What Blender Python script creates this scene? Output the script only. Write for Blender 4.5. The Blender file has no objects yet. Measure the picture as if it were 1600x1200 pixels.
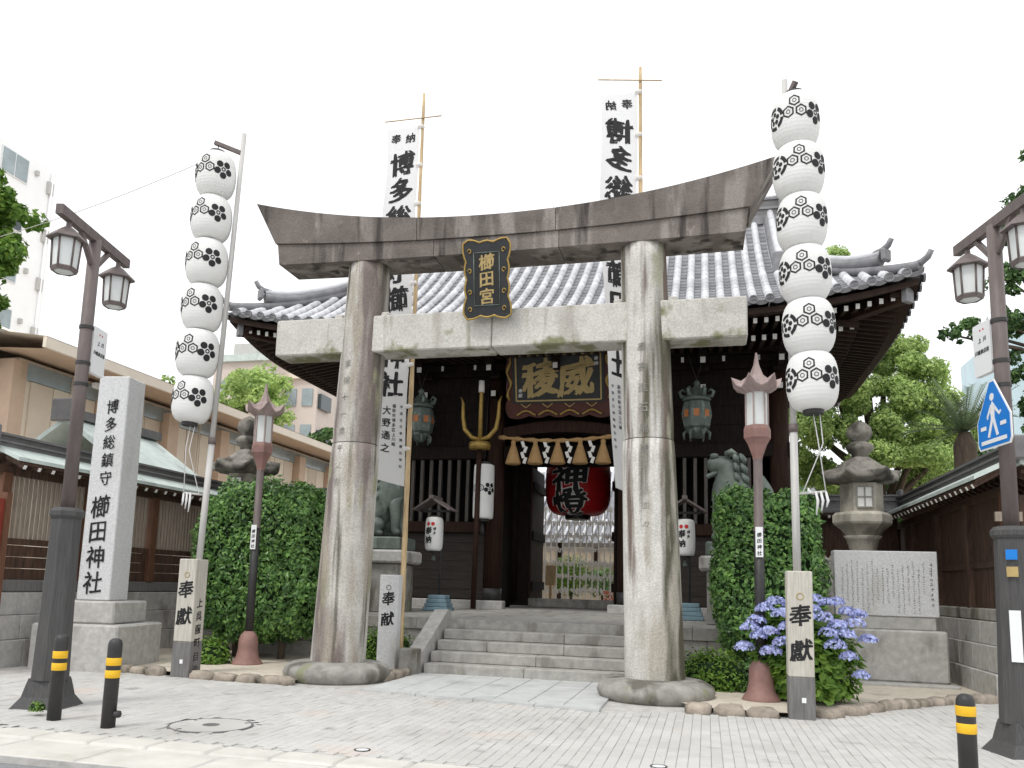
import bpy, bmesh, math, random
from mathutils import Vector, Matrix
random.seed(11)
R = math.radians
S = bpy.context.scene
COL = S.collection
# ---------------------------------------------------------------- camera
cam = bpy.data.cameras.new('camera'); camo = bpy.data.objects.new('camera', cam); COL.objects.link(camo); S.camera = camo
PITCH, ROLL, YAW = R(8.231), R(1.681), R(14.178)
cr, sr, cp, sp = math.cos(ROLL), math.sin(ROLL), math.cos(PITCH), math.sin(PITCH)
r0, f0, u0 = Vector((1, 0, 0)), Vector((0, cp, sp)), Vector((0, -sp, cp))
r1, u1 = cr*r0 + sr*u0, -sr*r0 + cr*u0
rz = Matrix.Rotation(YAW, 3, 'Z')
rw, uw, fw = rz @ r1, rz @ u1, rz @ f0
m = Matrix((rw, uw, -fw)).transposed().to_4x4(); m.translation = (0, 0, 1.5)
camo.matrix_world = m
cam.sensor_fit = 'HORIZONTAL'; cam.sensor_width = 36; cam.lens = 36*1290.7/1600
cam.shift_x = (800-780.5)/1600; cam.shift_y = (727.5-600)/1600
cam.clip_start = .1; cam.clip_end = 2000
# ---------------------------------------------------------------- sky and sun (bright overcast)
W = bpy.data.worlds.new('World'); S.world = W; W.use_nodes = True
nt = W.node_tree; bg = nt.nodes['Background']
sky = nt.nodes.new('ShaderNodeTexSky'); sky.sky_type = 'NISHITA'; sky.sun_disc = False
SUN_EL, SUN_AZ = 58, -28          # azimuth measured from behind the camera
sky.sun_elevation = R(SUN_EL); sky.sun_rotation = R(180+SUN_AZ); sky.dust_density = 4; sky.air_density = 1
hs = nt.nodes.new('ShaderNodeHueSaturation'); hs.inputs['Saturation'].default_value = .12
mx = nt.nodes.new('ShaderNodeMix'); mx.data_type = 'RGBA'; mx.inputs[0].default_value = .86
mx.inputs[7].default_value = (10.6, 10.75, 11.0, 1)
nt.links.new(sky.outputs[0], hs.inputs['Color']); nt.links.new(hs.outputs[0], mx.inputs[6]); nt.links.new(mx.outputs[2], bg.inputs[0])
bg.inputs[1].default_value = .115
sun = bpy.data.lights.new('sun', 'SUN'); sun.energy = 1.3; sun.angle = R(14); sun.color = (1, .97, .92)
suno = bpy.data.objects.new('sun', sun); COL.objects.link(suno)
az = R(SUN_AZ); sd = Vector((math.sin(az)*math.cos(R(SUN_EL)), -math.cos(az)*math.cos(R(SUN_EL)), math.sin(R(SUN_EL))))
suno.rotation_euler = sd.to_track_quat('Z', 'Y').to_euler(); suno.location = (0, -5, 30)
vs = S.view_settings; vs.view_transform = 'Standard'; vs.look = 'None'; vs.gamma = 1; vs.exposure = .25; vs.use_curve_mapping = False

# ---------------------------------------------------------------- materials
MATS = {}
def mat(name, c, rough=.8, var=.25, scale=6, bump=.15, c2=None, streak=None, metal=0, stretch=(1, 1, 1), spec=.4, emit=None, isl=0, bscale=None, trans=0, spk=0):
    """noise-varied principled; streak=(colour, scale, threshold, zstretch); isl=value jitter per loose piece"""
    if name in MATS: return MATS[name]
    M = bpy.data.materials.new(name); M.use_nodes = True; t = M.node_tree; N = t.nodes; L = t.links
    b = N['Principled BSDF']; b.inputs['Roughness'].default_value = rough; b.inputs['Metallic'].default_value = metal
    b.inputs['Specular IOR Level'].default_value = spec
    geo = N.new('ShaderNodeNewGeometry')
    mp = N.new('ShaderNodeMapping'); mp.inputs['Scale'].default_value = stretch; L.new(geo.outputs['Position'], mp.inputs[0])
    n = N.new('ShaderNodeTexNoise'); n.inputs['Scale'].default_value = scale; n.inputs['Detail'].default_value = 6; n.inputs['Roughness'].default_value = .65
    L.new(mp.outputs[0], n.inputs['Vector'])
    rp = N.new('ShaderNodeValToRGB')
    lo = tuple(max(0, x*(1-var)) for x in c); hi = tuple(min(1, x*(1+var)) for x in (c2 or c))
    rp.color_ramp.elements[0].position = .3; rp.color_ramp.elements[1].position = .7
    rp.color_ramp.elements[0].color = (*lo, 1); rp.color_ramp.elements[1].color = (*hi, 1)
    L.new(n.outputs[0], rp.inputs[0]); out = rp.outputs[0]
    for st in (streak if isinstance(streak, list) else [streak] if streak else []):
        sc, ss, th, zs = st[:4]
        m2 = N.new('ShaderNodeMapping'); m2.inputs['Scale'].default_value = (1, 1, zs); L.new(geo.outputs['Position'], m2.inputs[0])
        m2.inputs['Location'].default_value = (ss*3.1, ss*1.7, 0)
        n2 = N.new('ShaderNodeTexNoise'); n2.inputs['Scale'].default_value = ss; n2.inputs['Detail'].default_value = 5; L.new(m2.outputs[0], n2.inputs['Vector'])
        nv = n2.outputs[0]
        for axn, va, vb, gain in (st[4] if len(st) > 4 else []):
            sx_ = N.new('ShaderNodeSeparateXYZ'); L.new(geo.outputs['Position'], sx_.inputs[0]); m3 = N.new('ShaderNodeMapRange'); L.new(sx_.outputs[axn], m3.inputs[0])
            m3.inputs[1].default_value = va; m3.inputs[2].default_value = vb; m3.inputs[3].default_value = 0; m3.inputs[4].default_value = gain
            ad = N.new('ShaderNodeMath'); L.new(nv, ad.inputs[0]); L.new(m3.outputs[0], ad.inputs[1]); nv = ad.outputs[0]
        r2 = N.new('ShaderNodeValToRGB'); r2.color_ramp.elements[0].position = th; r2.color_ramp.elements[1].position = min(1, th+(st[5] if len(st) > 5 else .10)); L.new(nv, r2.inputs[0])
        mm = N.new('ShaderNodeMix'); mm.data_type = 'RGBA'; L.new(r2.outputs[0], mm.inputs[0]); L.new(out, mm.inputs[6]); mm.inputs[7].default_value = (*sc, 1); out = mm.outputs[2]
    if isl:
        h2 = N.new('ShaderNodeHueSaturation'); mr = N.new('ShaderNodeMapRange'); L.new(geo.outputs['Random Per Island'], mr.inputs[0])
        mr.inputs[3].default_value = 1-isl; mr.inputs[4].default_value = 1+isl; L.new(mr.outputs[0], h2.inputs['Value']); L.new(out, h2.inputs['Color'])
        mh = N.new('ShaderNodeMapRange'); L.new(geo.outputs['Random Per Island'], mh.inputs[0]); mh.inputs[3].default_value = .5+.04*min(isl, .5); mh.inputs[4].default_value = .5-.04*min(isl, .5)
        if trans: L.new(mh.outputs[0], h2.inputs['Hue'])
        out = h2.outputs[0]
    if spk:
        n4 = N.new('ShaderNodeTexNoise'); n4.inputs['Scale'].default_value = 42; n4.inputs['Detail'].default_value = 3; L.new(geo.outputs['Position'], n4.inputs['Vector'])
        r4 = N.new('ShaderNodeMapRange'); L.new(n4.outputs[0], r4.inputs[0]); r4.inputs[1].default_value = .3; r4.inputs[2].default_value = .7; r4.inputs[3].default_value = 1-spk; r4.inputs[4].default_value = 1+spk
        h4 = N.new('ShaderNodeHueSaturation'); L.new(r4.outputs[0], h4.inputs['Value']); L.new(out, h4.inputs['Color']); out = h4.outputs[0]
    L.new(out, b.inputs['Base Color'])
    if bump:
        nb = N.new('ShaderNodeTexNoise'); nb.inputs['Scale'].default_value = bscale or scale*5; nb.inputs['Detail'].default_value = 4; L.new(mp.outputs[0], nb.inputs['Vector'])
        bp = N.new('ShaderNodeBump'); bp.inputs['Strength'].default_value = bump; bp.inputs['Distance'].default_value = .02; L.new(nb.outputs[0], bp.inputs['Height']); L.new(bp.outputs[0], b.inputs['Normal'])
    if emit: b.inputs['Emission Color'].default_value = (*c, 1); b.inputs['Emission Strength'].default_value = emit
    if trans:
        tr = N.new('ShaderNodeBsdfTranslucent'); L.new(out, tr.inputs[0]); ms = N.new('ShaderNodeMixShader'); ms.inputs[0].default_value = trans
        L.new(b.outputs[0], ms.inputs[1]); L.new(tr.outputs[0], ms.inputs[2]); L.new(ms.outputs[0], N['Material Output'].inputs[0])
    MATS[name] = M; return M
STONE = mat('torii_stone', (.50, .48, .44), .9, .18, 2.2, .45, streak=[((.19, .155, .145), 1.7, .52, .10, [(2, 1.5, 6.4, .12), (2, 3.0, .5, .02)]), ((.36, .32, .27), 3.2, .52, .18), ((.12, .11, .085), 5, .60, .06, [(2, 2.5, 6.0, .06)]), ((.30, .29, .19), 3, .60, .3)], bscale=60, spk=.2)
STONE_R = mat('torii_stone_pale', (.58, .565, .53), .9, .15, 2.2, .45, streak=[((.10, .095, .065), 2.8, .60, .05, [(0, -.75, -.52, .24), (2, 2.2, 5.0, .06)]), ((.40, .37, .32), 2.2, .54, .2), ((.17, .13, .11), 4, .57, .08, [(2, 5.5, 6.6, .12)]), ((.36, .35, .27), 3.5, .60, .3)], bscale=60, spk=.18)
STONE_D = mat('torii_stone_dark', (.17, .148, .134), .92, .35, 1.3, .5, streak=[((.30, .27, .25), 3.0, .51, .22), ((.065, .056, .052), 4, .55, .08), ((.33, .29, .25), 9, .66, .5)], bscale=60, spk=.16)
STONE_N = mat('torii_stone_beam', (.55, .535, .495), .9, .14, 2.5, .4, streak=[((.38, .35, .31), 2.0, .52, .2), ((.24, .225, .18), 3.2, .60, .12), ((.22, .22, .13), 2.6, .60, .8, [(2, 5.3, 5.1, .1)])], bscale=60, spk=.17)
GRAN = mat('granite', (.43, .42, .40), .88, .2, 9, .25, streak=((.26, .245, .225), 2.0, .58, .5), isl=.1, bscale=90)
GRAN_L = mat('granite_pale', (.60, .605, .61), .8, .14, 40, .15, streak=((.46, .45, .42), 1.3, .58, .3), bscale=120, spk=.1)
GRAN_D = mat('granite_old', (.30, .29, .265), .92, .3, 5, .35, streak=[((.13, .12, .10), 2.2, .52, .4), ((.25, .26, .17), 3.0, .62, .5)], bscale=70)
STEP = mat('step_stone', (.37, .36, .335), .9, .22, 7, .3, streak=[((.24, .225, .205), 3, .56, .35)], isl=.08, bscale=80)
LANT = mat('lantern_body_stone', (.42, .39, .33), .92, .25, 4, .4, streak=[((.24, .22, .18), 2.5, .52, .4)], bscale=60, spk=.12)
MOSSY = mat('lantern_stone', (.22, .205, .18), .95, .4, 5, .5, streak=[((.07, .065, .055), 2.5, .5, .8), ((.36, .35, .31), 4, .64, .6)], bscale=50)
ROCK = mat('edging_rock', (.33, .285, .235), .95, .35, 5, .6, streak=((.20, .175, .14), 4, .55, .7), isl=.2, bscale=30)
BRICK = mat('paving_brick', (.50, .495, .475), .92, .10, .5, .2, isl=.055, bscale=140, streak=[((.40, .39, .365), .45, .52, 1, [], .2), ((.55, .47, .42), .8, .60, 1, [], .15), ((.33, .32, .30), 2.3, .62, 1)])
SLAB = mat('path_slab', (.50, .51, .505), .85, .12, 3, .15, streak=((.40, .41, .40), 1.1, .58, 1), isl=.07, bscale=120)
CONC = mat('kerb_concrete', (.56, .545, .50), .9, .12, 2.5, .2, streak=((.47, .45, .40), 1.2, .58, 1), bscale=90)
ASPH = mat('asphalt', (.23, .235, .24), .92, .18, 60, .5, bscale=200)
EARTH = mat('ground_earth', (.30, .28, .25), .95, .2, .6, .2)
JOINT = mat('joint_sand', (.46, .45, .43), .95, .2, 6, .2)
SAND = mat('pale_sand', (.60, .54, .45), .96, .12, 8, .3, streak=((.47, .41, .34), 2.2, .6, 1), bscale=160)
SOIL = mat('soil', (.12, .095, .07), .98, .3, 8, .5)
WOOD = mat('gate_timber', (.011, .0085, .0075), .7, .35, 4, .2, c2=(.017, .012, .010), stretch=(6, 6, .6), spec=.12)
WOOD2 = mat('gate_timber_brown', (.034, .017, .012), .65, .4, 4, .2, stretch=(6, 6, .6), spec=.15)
WOODG = mat('gate_board_grey', (.028, .022, .018), .75, .4, 3, .25, stretch=(.7, .7, 7), isl=.2)
SLATM = mat('lattice_slat', (.085, .076, .068), .8, .35, 5, .2, stretch=(4, 4, .7), isl=.25)
RAFT = mat('rafter_timber', (.034, .021, .016), .7, .3, 5, .15, spec=.15)
FENW = mat('fence_timber', (.05, .03, .022), .7, .4, 4, .25, c2=(.085, .046, .030), stretch=(5, 5, .7), isl=.25)
FENB = mat('fence_post_brown', (.13, .058, .030), .65, .3, 4, .2, stretch=(6, 6, .7))
FENL = mat('fence_slat', (.27, .225, .18), .8, .25, 5, .2, stretch=(6, 6, .8), isl=.15)
WPOST = mat('weathered_post', (.50, .475, .42), .85, .18, 5, .25, stretch=(7, 7, .6), streak=[((.34, .31, .265), 3, .6, .15)])
WPOSTD = mat('weathered_post_foot', (.17, .165, .16), .9, .3, 5, .25, stretch=(7, 7, .6))
POLE = mat('grey_pole', (.50, .49, .47), .6, .15, 4, .1, stretch=(6, 6, .5))
BAMB = mat('bamboo', (.50, .36, .19), .55, .25, 3, .1, stretch=(6, 6, 1), c2=(.58, .43, .25))
WHITEP = mat('white_paint', (.78, .77, .74), .7, .06, 8, .05)
PAPER = mat('lantern_paper', (.90, .90, .885), .75, .025, 5, .05, trans=.2)
CLOTH = mat('banner_cloth', (.95, .95, .95), .85, .02, 3, .1, trans=.5, bscale=300)
INK = mat('ink_black', (.014, .014, .016), .7, .2, 9, 0)
CARVE = mat('carved_stone', (.27, .26, .235), .95, .2, 9, 0)
INKS = mat('carved_line', (.17, .165, .155), .9, .2, 9, 0)
REDINK = mat('red_mark', (.55, .03, .03), .6, .1, 9, 0)
BLACK = mat('black_lacquer', (.012, .012, .013), .35, .2, 9, .03)
RED = mat('red_lantern_paper', (.45, .008, .012), .55, .12, 5, .05)
GOLD = mat('gold_leaf', (.40, .27, .08), .48, .2, 12, .2, metal=.55)
GOLDP = mat('gold_paint', (.42, .31, .13), .55, .15, 12, .1)
PLQ = mat('plaque_lacquer', (.022, .024, .026), .4, .25, 6, .1)
PLQR = mat('plaque_redbrown', (.075, .02, .014), .5, .3, 6, .1)
BRONZE = mat('bronze_verdigris', (.13, .16, .145), .6, .35, 9, .3, metal=.3, streak=((.24, .29, .26), 6, .56, .6))
STAT = mat('statue_bronze', (.12, .145, .125), .6, .3, 5, .3, streak=((.20, .24, .205), 3.5, .55, .5), metal=.15)
AMBER = mat('amber_panel', (.45, .16, .05), .5, .2, 8, .05)
STRAW = mat('straw', (.47, .29, .13), .9, .25, 14, .5, stretch=(4, 4, 1))
BLUEP = mat('blue_grey_paint', (.17, .26, .31), .6, .2, 5, .1)
IRON = mat('dark_iron', (.035, .034, .034), .5, .3, 6, .08, spec=.4)
BRNM = mat('brown_metal', (.145, .118, .112), .55, .2, 4, .08, stretch=(3, 3, .7))
DKGR = mat('charcoal_wood_cover', (.075, .073, .073), .75, .3, 5, .35, stretch=(14, 14, .5))
PINKM = mat('dusty_red_paint', (.27, .155, .135), .6, .2, 5, .1)
LAVM = mat('greyed_copper', (.36, .28, .265), .5, .2, 5, .1)
FROST = mat('frosted_glass', (.70, .73, .72), .35, .05, 3, 0)
YEL = mat('yellow_band', (.80, .47, .02), .5, .08, 6, .05)
SIGNW = mat('sign_white', (.78, .79, .80), .35, .03, 5, 0)
SIGNB = mat('sign_blue', (.005, .19, .62), .35, .06, 5, 0)
TILE = mat('roof_tile_round', (.55, .555, .58), .36, .14, 2.5, .12, isl=.13, spec=.6, streak=((.42, .42, .45), 5, .62, 1))  # grey glazed tile; its sky reflection is painted in as a paler base colour
TILEP = mat('roof_tile_pan', (.21, .212, .23), .5, .25, 3, .15, isl=.18, spec=.5)
TILED = mat('roof_tile_end', (.20, .20, .21), .5, .3, 4, .2, isl=.15, spec=.5)
COPPER = mat('copper_green_roof', (.53, .60, .57), .6, .15, 3, .1, streak=((.40, .45, .43), 2, .56, .5))
RIDGEM = mat('ridge_grey', (.16, .155, .155), .6, .2, 5, .15)
BEIGE = mat('beige_wall', (.80, .71, .59), .85, .06, 1, .08)
BEIGE2 = mat('beige_siding', (.70, .60, .49), .85, .08, 1, .08, stretch=(1, 1, 1))
TAN = mat('tan_column', (.60, .45, .34), .8, .08, 2, .05)
FASC = mat('pale_fascia', (.80, .71, .60), .7, .06, 2, .05)
APTW = mat('apartment_white', (.95, .95, .95), .8, .03, 1, .03)
APTP = mat('apartment_pink', (.60, .52, .47), .85, .05, 1, .05)
GLASS = mat('window_glass', (.30, .36, .38), .15, .3, .5, 0, spec=.7)
GLASSD = mat('window_dark', (.03, .045, .05), .15, .3, .5, 0, spec=.7)
GLTOW = mat('tower_glass', (.40, .56, .62), .2, .15, .3, 0)
TRUNK = mat('bark', (.085, .065, .048), .95, .4, 6, .8, stretch=(2, 2, .5))
LEAF_H = mat('leaf_hedge', (.085, .20, .05), .36, .35, 3, 0, c2=(.14, .28, .07), isl=.6, spec=.5, trans=.2)
LEAF_C = mat('leaf_camphor', (.29, .42, .13), .6, .2, .7, 0, c2=(.46, .60, .22), isl=.35, spec=.3, trans=.42)
LEAF_D = mat('leaf_dark', (.05, .11, .035), .6, .3, 2, 0, c2=(.09, .17, .055), isl=.5, spec=.3, trans=.2)
LEAF_B = mat('leaf_bright', (.10, .21, .03), .55, .25, 3, 0, c2=(.17, .30, .05), isl=.4, spec=.3, trans=.3)
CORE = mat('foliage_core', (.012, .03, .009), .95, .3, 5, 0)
PETAL = mat('petal_blue', (.33, .37, .70), .7, .2, 30, 0, c2=(.52, .56, .88), isl=.3, trans=.25)
PALM = mat('leaf_palm', (.14, .20, .10), .5, .3, 3, 0, isl=.35, trans=.2)
REDB = mat('red_board', (.20, .03, .018), .5, .2, 4, .05)
VERM = mat('vermilion', (.62, .06, .02), .6, .15, 4, .05)

# ---------------------------------------------------------------- helpers
OFF = {}
class MB:
    def __init__(s): s.v = []; s.f = []; s.mi = []; s.sm = []
    def add(s, vs, fs, mi=0, smooth=False):
        o = len(s.v); s.v += [tuple(p) for p in vs]
        for f in fs: s.f.append(tuple(i+o for i in f)); s.mi.append(mi); s.sm.append(smooth)
        return s
    def box(s, c, d, rot=None, mi=0, bev=0, taper=1):
        hx, hy, hz = d[0]/2, d[1]/2, d[2]/2; vs = []
        if bev:
            b = min(bev, hx*.6, hy*.6, hz*.6)
            P = []
            for z, ins in ((-hz, b), (-hz+b, 0), (hz-b, 0), (hz, b)):
                k = taper if z > 0 else 1
                x, y = hx*k-ins, hy*k-ins; q = b*(1 if not ins else .5)
                P += [(x-q, -y, z), (x, -y+q, z), (x, y-q, z), (x-q, y, z), (-x+q, y, z), (-x, y-q, z), (-x, -y+q, z), (-x+q, -y, z)]
            fs = [tuple(range(7, -1, -1)), tuple(range(24, 32))]
            for r in range(3):
                for i in range(8): fs.append((r*8+i, r*8+(i+1) % 8, r*8+8+(i+1) % 8, r*8+8+i))
        else:
            P = [(x*(taper if z > 0 else 1), y*(taper if z > 0 else 1), z) for z in (-hz, hz) for x, y in ((-hx, -hy), (hx, -hy), (hx, hy), (-hx, hy))]
            fs = [(3, 2, 1, 0), (4, 5, 6, 7), (0, 1, 5, 4), (1, 2, 6, 5), (2, 3, 7, 6), (3, 0, 4, 7)]
        c = Vector(c)
        return s.add([c + ((rot @ Vector(p)) if rot else Vector(p)) for p in P], fs, mi)
    def bb(s, x0, x1, y0, y1, z0, z1, mi=0, bev=0): return s.box(((x0+x1)/2, (y0+y1)/2, (z0+z1)/2), (abs(x1-x0), abs(y1-y0), abs(z1-z0)), None, mi, bev)
    def bar(s, a, b, w, h, mi=0, up=(0, 0, 1)):
        a, b = Vector(a), Vector(b); d = (b-a); L = d.length; d.normalize(); x = d.cross(Vector(up))
        if x.length < 1e-4: x = Vector((1, 0, 0))
        x.normalize(); z = x.cross(d); M = Matrix((x, d, z)).transposed()
        return s.box((a+b)/2, (w, L, h), M, mi)
    def tube(s, pts, rad, n=8, mi=0, smooth=True, cap=True):
        pts = [Vector(p) for p in pts]; rs = rad if isinstance(rad, (list, tuple)) else [rad]*len(pts); vs = []; fs = []; x = None
        for i, p in enumerate(pts):
            d = (pts[min(i+1, len(pts)-1)] - pts[max(i-1, 0)]).normalized()
            if x is None: x = d.orthogonal().normalized()
            else:
                x = x - d*x.dot(d); x = x.normalized() if x.length > 1e-5 else d.orthogonal().normalized()
            y = d.cross(x)
            for k in range(n): a = 2*math.pi*k/n; vs.append(p + (x*math.cos(a)+y*math.sin(a))*rs[i])
        for i in range(len(pts)-1):
            for k in range(n): fs.append((i*n+k, i*n+(k+1) % n, (i+1)*n+(k+1) % n, (i+1)*n+k))
        s.add(vs, fs, mi, smooth)
        if cap:
            o = len(s.v)-len(vs); s.f.append(tuple(o+k for k in range(n-1, -1, -1))); s.f.append(tuple(o+(len(pts)-1)*n+k for k in range(n))); s.mi += [mi]*2; s.sm += [False]*2
        return s
    def lathe(s, prof, c=(0, 0, 0), n=16, mi=0, smooth=True, rot=0, sq=None):
        """prof=[(r,z)..] about a vertical axis"""
        vs = []; fs = []; cx, cy, cz = c
        for r, z in prof:
            for k in range(n):
                a = 2*math.pi*k/n + rot; vs.append((cx+r*math.cos(a), cy+r*math.sin(a), cz+z))
        for i in range(len(prof)-1):
            for k in range(n): fs.append((i*n+k, i*n+(k+1) % n, (i+1)*n+(k+1) % n, (i+1)*n+k))
        fs.append(tuple(range(n-1, -1, -1))); fs.append(tuple((len(prof)-1)*n+k for k in range(n)))
        return s.add(vs, fs, mi, smooth)
    def prism(s, poly, y0, y1, axes=None, mi=0):
        """poly in (a,b); axes=(origin,A,B,N): extruded along N from y0 to y1. default A=x, B=z, N=y"""
        O, A, B, N = axes or (Vector(), Vector((1, 0, 0)), Vector((0, 0, 1)), Vector((0, 1, 0)))
        n = len(poly); vs = [O+A*a+B*b+N*y0 for a, b in poly]+[O+A*a+B*b+N*y1 for a, b in poly]
        fs = [tuple(range(n)), tuple(range(2*n-1, n-1, -1))]+[(i, i+n, (i+1) % n+n, (i+1) % n) for i in range(n)]
        return s.add(vs, fs, mi)
    def mesh(s, name, mats, off=(0, 0, 0)):
        me = bpy.data.meshes.new(name); o = Vector(off)
        me.from_pydata([(p[0]-o.x, p[1]-o.y, p[2]-o.z) for p in s.v], [], s.f)
        for M in (mats if isinstance(mats, (list, tuple)) else [mats]): me.materials.append(M)
        me.polygons.foreach_set('material_index', s.mi); me.polygons.foreach_set('use_smooth', s.sm); me.update()
        return me
    def build(s, name, mats, parent=None, loc=None):
        off = OFF[parent.as_pointer()] if parent else Vector(loc or (0, 0, 0))
        o = bpy.data.objects.new(name, s.mesh(name, mats, off)); COL.objects.link(o)
        if parent: o.parent = parent
        else: o.location = off
        OFF[o.as_pointer()] = off; return o
def tag(o, label=None, cat=None, group=None, kind=None):
    if label: o['label'] = label
    if cat: o['category'] = cat
    if group: o['group'] = group
    if kind: o['kind'] = kind
    return o
def thing(name, label, cat, loc=(0, 0, 0), group=None):
    o = bpy.data.objects.new(name, None); o.empty_display_size = .2; COL.objects.link(o); o.location = loc; OFF[o.as_pointer()] = Vector(loc)
    return tag(o, label, cat, group)
def inst(name, me, parent, loc, rz=0, sc=None, rot=None):
    """one more piece sharing mesh data; loc in world"""
    o = bpy.data.objects.new(name, me); COL.objects.link(o); off = OFF[parent.as_pointer()] if parent else Vector()
    o.parent = parent; o.location = Vector(loc)-off
    o.rotation_euler = rot if rot else (0, 0, rz)
    if sc: o.scale = sc
    OFF[o.as_pointer()] = off; return o
def copy_tree(o, parent=None, loc=None):
    c = o.copy(); COL.objects.link(c); c.parent = parent
    if loc is not None: c.location = loc
    OFF[c.as_pointer()] = Vector(c.location) if parent is None else OFF[parent.as_pointer()]
    for ch in list(o.children): copy_tree(ch, c)
    return c
# ---- lettering
GL = {}
def glyph(ch):
    if ch not in GL:
        cu = bpy.data.curves.new('g', 'FONT'); cu.body = ch; cu.resolution_u = 3; cu.size = 1
        o = bpy.data.objects.new('g', cu); COL.objects.link(o); bpy.context.view_layer.update()
        me = bpy.data.meshes.new_from_object(o.evaluated_get(bpy.context.evaluated_depsgraph_get()))
        vs = [(v.co.x, v.co.y) for v in me.vertices]; fs = [tuple(p.vertices) for p in me.polygons]
        if vs:
            cx = (min(v[0] for v in vs)+max(v[0] for v in vs))/2; cy = (min(v[1] for v in vs)+max(v[1] for v in vs))/2
            vs = [(x-cx, y-cy) for x, y in vs]
        bpy.data.objects.remove(o); bpy.data.meshes.remove(me); bpy.data.curves.remove(cu); GL[ch] = (vs, fs)
    return GL[ch]
def write(mb, chars, top, A, B, N, size, pitch, bold=.03, sx=1, skew=.11, fn=None, mi=0):
    """vertical writing: first character centred at top; A right, B up, N outward"""
    top, A, B, N = Vector(top), Vector(A), Vector(B), Vector(N)
    offs = [(0, 0)] if not bold else [(-bold, -bold*.5), (bold, -bold*.5), (0, bold*.7), (bold*.6, bold), (-bold*.6, bold)]
    for i, ch in enumerate(chars):
        if ch == ' ': continue
        vs, fs = glyph(ch)
        for k, (dx, dy) in enumerate(offs):
            P = []
            for x, y in vs:
                a = (x+dx*(1+.5*math.sin(9*y+i)))*size*sx + .012*size*math.sin(7*y+2*i); b = (y+dy*(1+.6*math.sin(8*x+i)))*size - i*pitch + skew*(x+dx)*size + .015*size*math.sin(6*x+1.3*i)
                P.append(fn(a, b, .0015+k*.0004) if fn else top+A*a+B*b+N*(.0015+k*.0004))
            mb.add(P, fs, mi)
    return mb
def leaves(mb, pts, size, flat=.5, mi=0, up=.4, asp=.5):
    """pts=[(pos, outward normal)]: one folded diamond leaf each"""
    for p, nrm in pts:
        n = (nrm + Vector((random.gauss(0, flat), random.gauss(0, flat), random.gauss(0, flat)+up))).normalized()
        a = n.orthogonal().normalized(); a = Matrix.Rotation(random.uniform(0, 6.28), 3, n) @ a; b = n.cross(a)
        s = size*random.uniform(.65, 1.3); o = len(mb.v)
        q = n*s*.12
        mb.v += [tuple(p-a*s*.5), tuple(p+b*s*asp*.5-q), tuple(p+a*s*.5), tuple(p-b*s*asp*.5-q)]
        mb.f += [(o, o+1, o+2), (o, o+2, o+3)]; mb.mi += [mi]*2; mb.sm += [False]*2
    return mb
def rnd_dir():
    while 1:
        v = Vector((random.uniform(-1, 1), random.uniform(-1, 1), random.uniform(-1, 1)))
        if .05 < v.length < 1: return v.normalized()
V = Vector

# ================================================================ the setting
def sheet(name, poly, z, M, parent=None, kind='structure'):
    mb = MB(); mb.add([(x, y, z) for x, y in poly], [tuple(range(len(poly)))]); o = mb.build(name, M, parent)
    return tag(o, kind=kind) if not parent else o
sheet('ground', [(-400, -300), (400, -300), (400, 600), (-400, 600)], -.16, EARTH)
rd = MB(); rd.add([(-120, -8, -.075), (120, -8, -.075), (120, 5.93, -.075), (-120, 5.93, -.075)], [(0, 1, 2, 3)])
tag(rd.build('road', ASPH), kind='structure')
# gutter and kerb: a row of concrete units, each a block of its own
kb = MB(); kb.bb(-60, 60, 5.93, 6.93, -.3, -.02); kerb = tag(kb.build('kerb', JOINT), kind='structure')
um = MB(); um.box((0, 0, 0), (.99, .62, .14), bev=.02); um = um.mesh('gutter_block', CONC)
km = MB(); km.box((0, 0, 0), (.59, .36, .2), bev=.025); km = km.mesh('kerb_stone', CONC)
for i in range(34): inst('gutter_block', um, kerb, (-13.5+i, 6.25, -.085+random.uniform(-.002, .002)))
for i in range(56): inst('kerb_stone', km, kerb, (-13.5+.6*i, 6.745, -.10+random.uniform(-.003, .003)))
# brick pavement
pv = MB(); pv.add([(-60, 6.93, -.012), (60, 6.93, -.012), (60, 14.2, -.012), (4.6, 14.2, -.012), (4.2, 14.2, -.012), (4.2, 16, -.012), (-60, 16, -.012)], [(0, 1, 2, 3, 4, 5, 6)])
pave = tag(pv.build('pavement', JOINT), kind='structure')
bm_ = MB(); bm_.box((0, 0, 0), (.0975, .1975, .05), bev=.004); bme = bm_.mesh('brick', BRICK)
FRONT = [(-13, 11.5), (-9.0, 11.45), (-8.8, 11.33), (-5.5, 11.05), (-4.7, 11.02), (-1.3, 10.45), (-.4, 10.85), (.95, 10.92), (1.96, 11.86), (2.48, 12.54), (3.33, 13.41), (4.16, 13.95), (9, 14.0)]
def front(x):
    for (a, b), (c, d) in zip(FRONT, FRONT[1:]):
        if a <= x <= c: return b+(d-b)*(x-a)/(c-a)
    return 11.4
MH = (-4.92, 7.77, .40)
allb = []
for i in range(-115, 62):
    x = i*.1 - .02
    y = 7.03+(.1 if i % 2 else 0)
    while y < front(x)-.06:
        if (x-MH[0])**2+(y-MH[1])**2 > (MH[2]+.06)**2: allb.append((x, y))
        y += .2
vis = sorted([b for b in allb if -6.6 < b[0] < 2.3], key=lambda b: b[1]+.0*b[0])[:300]
vset = set(vis); rest = MB()
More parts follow.
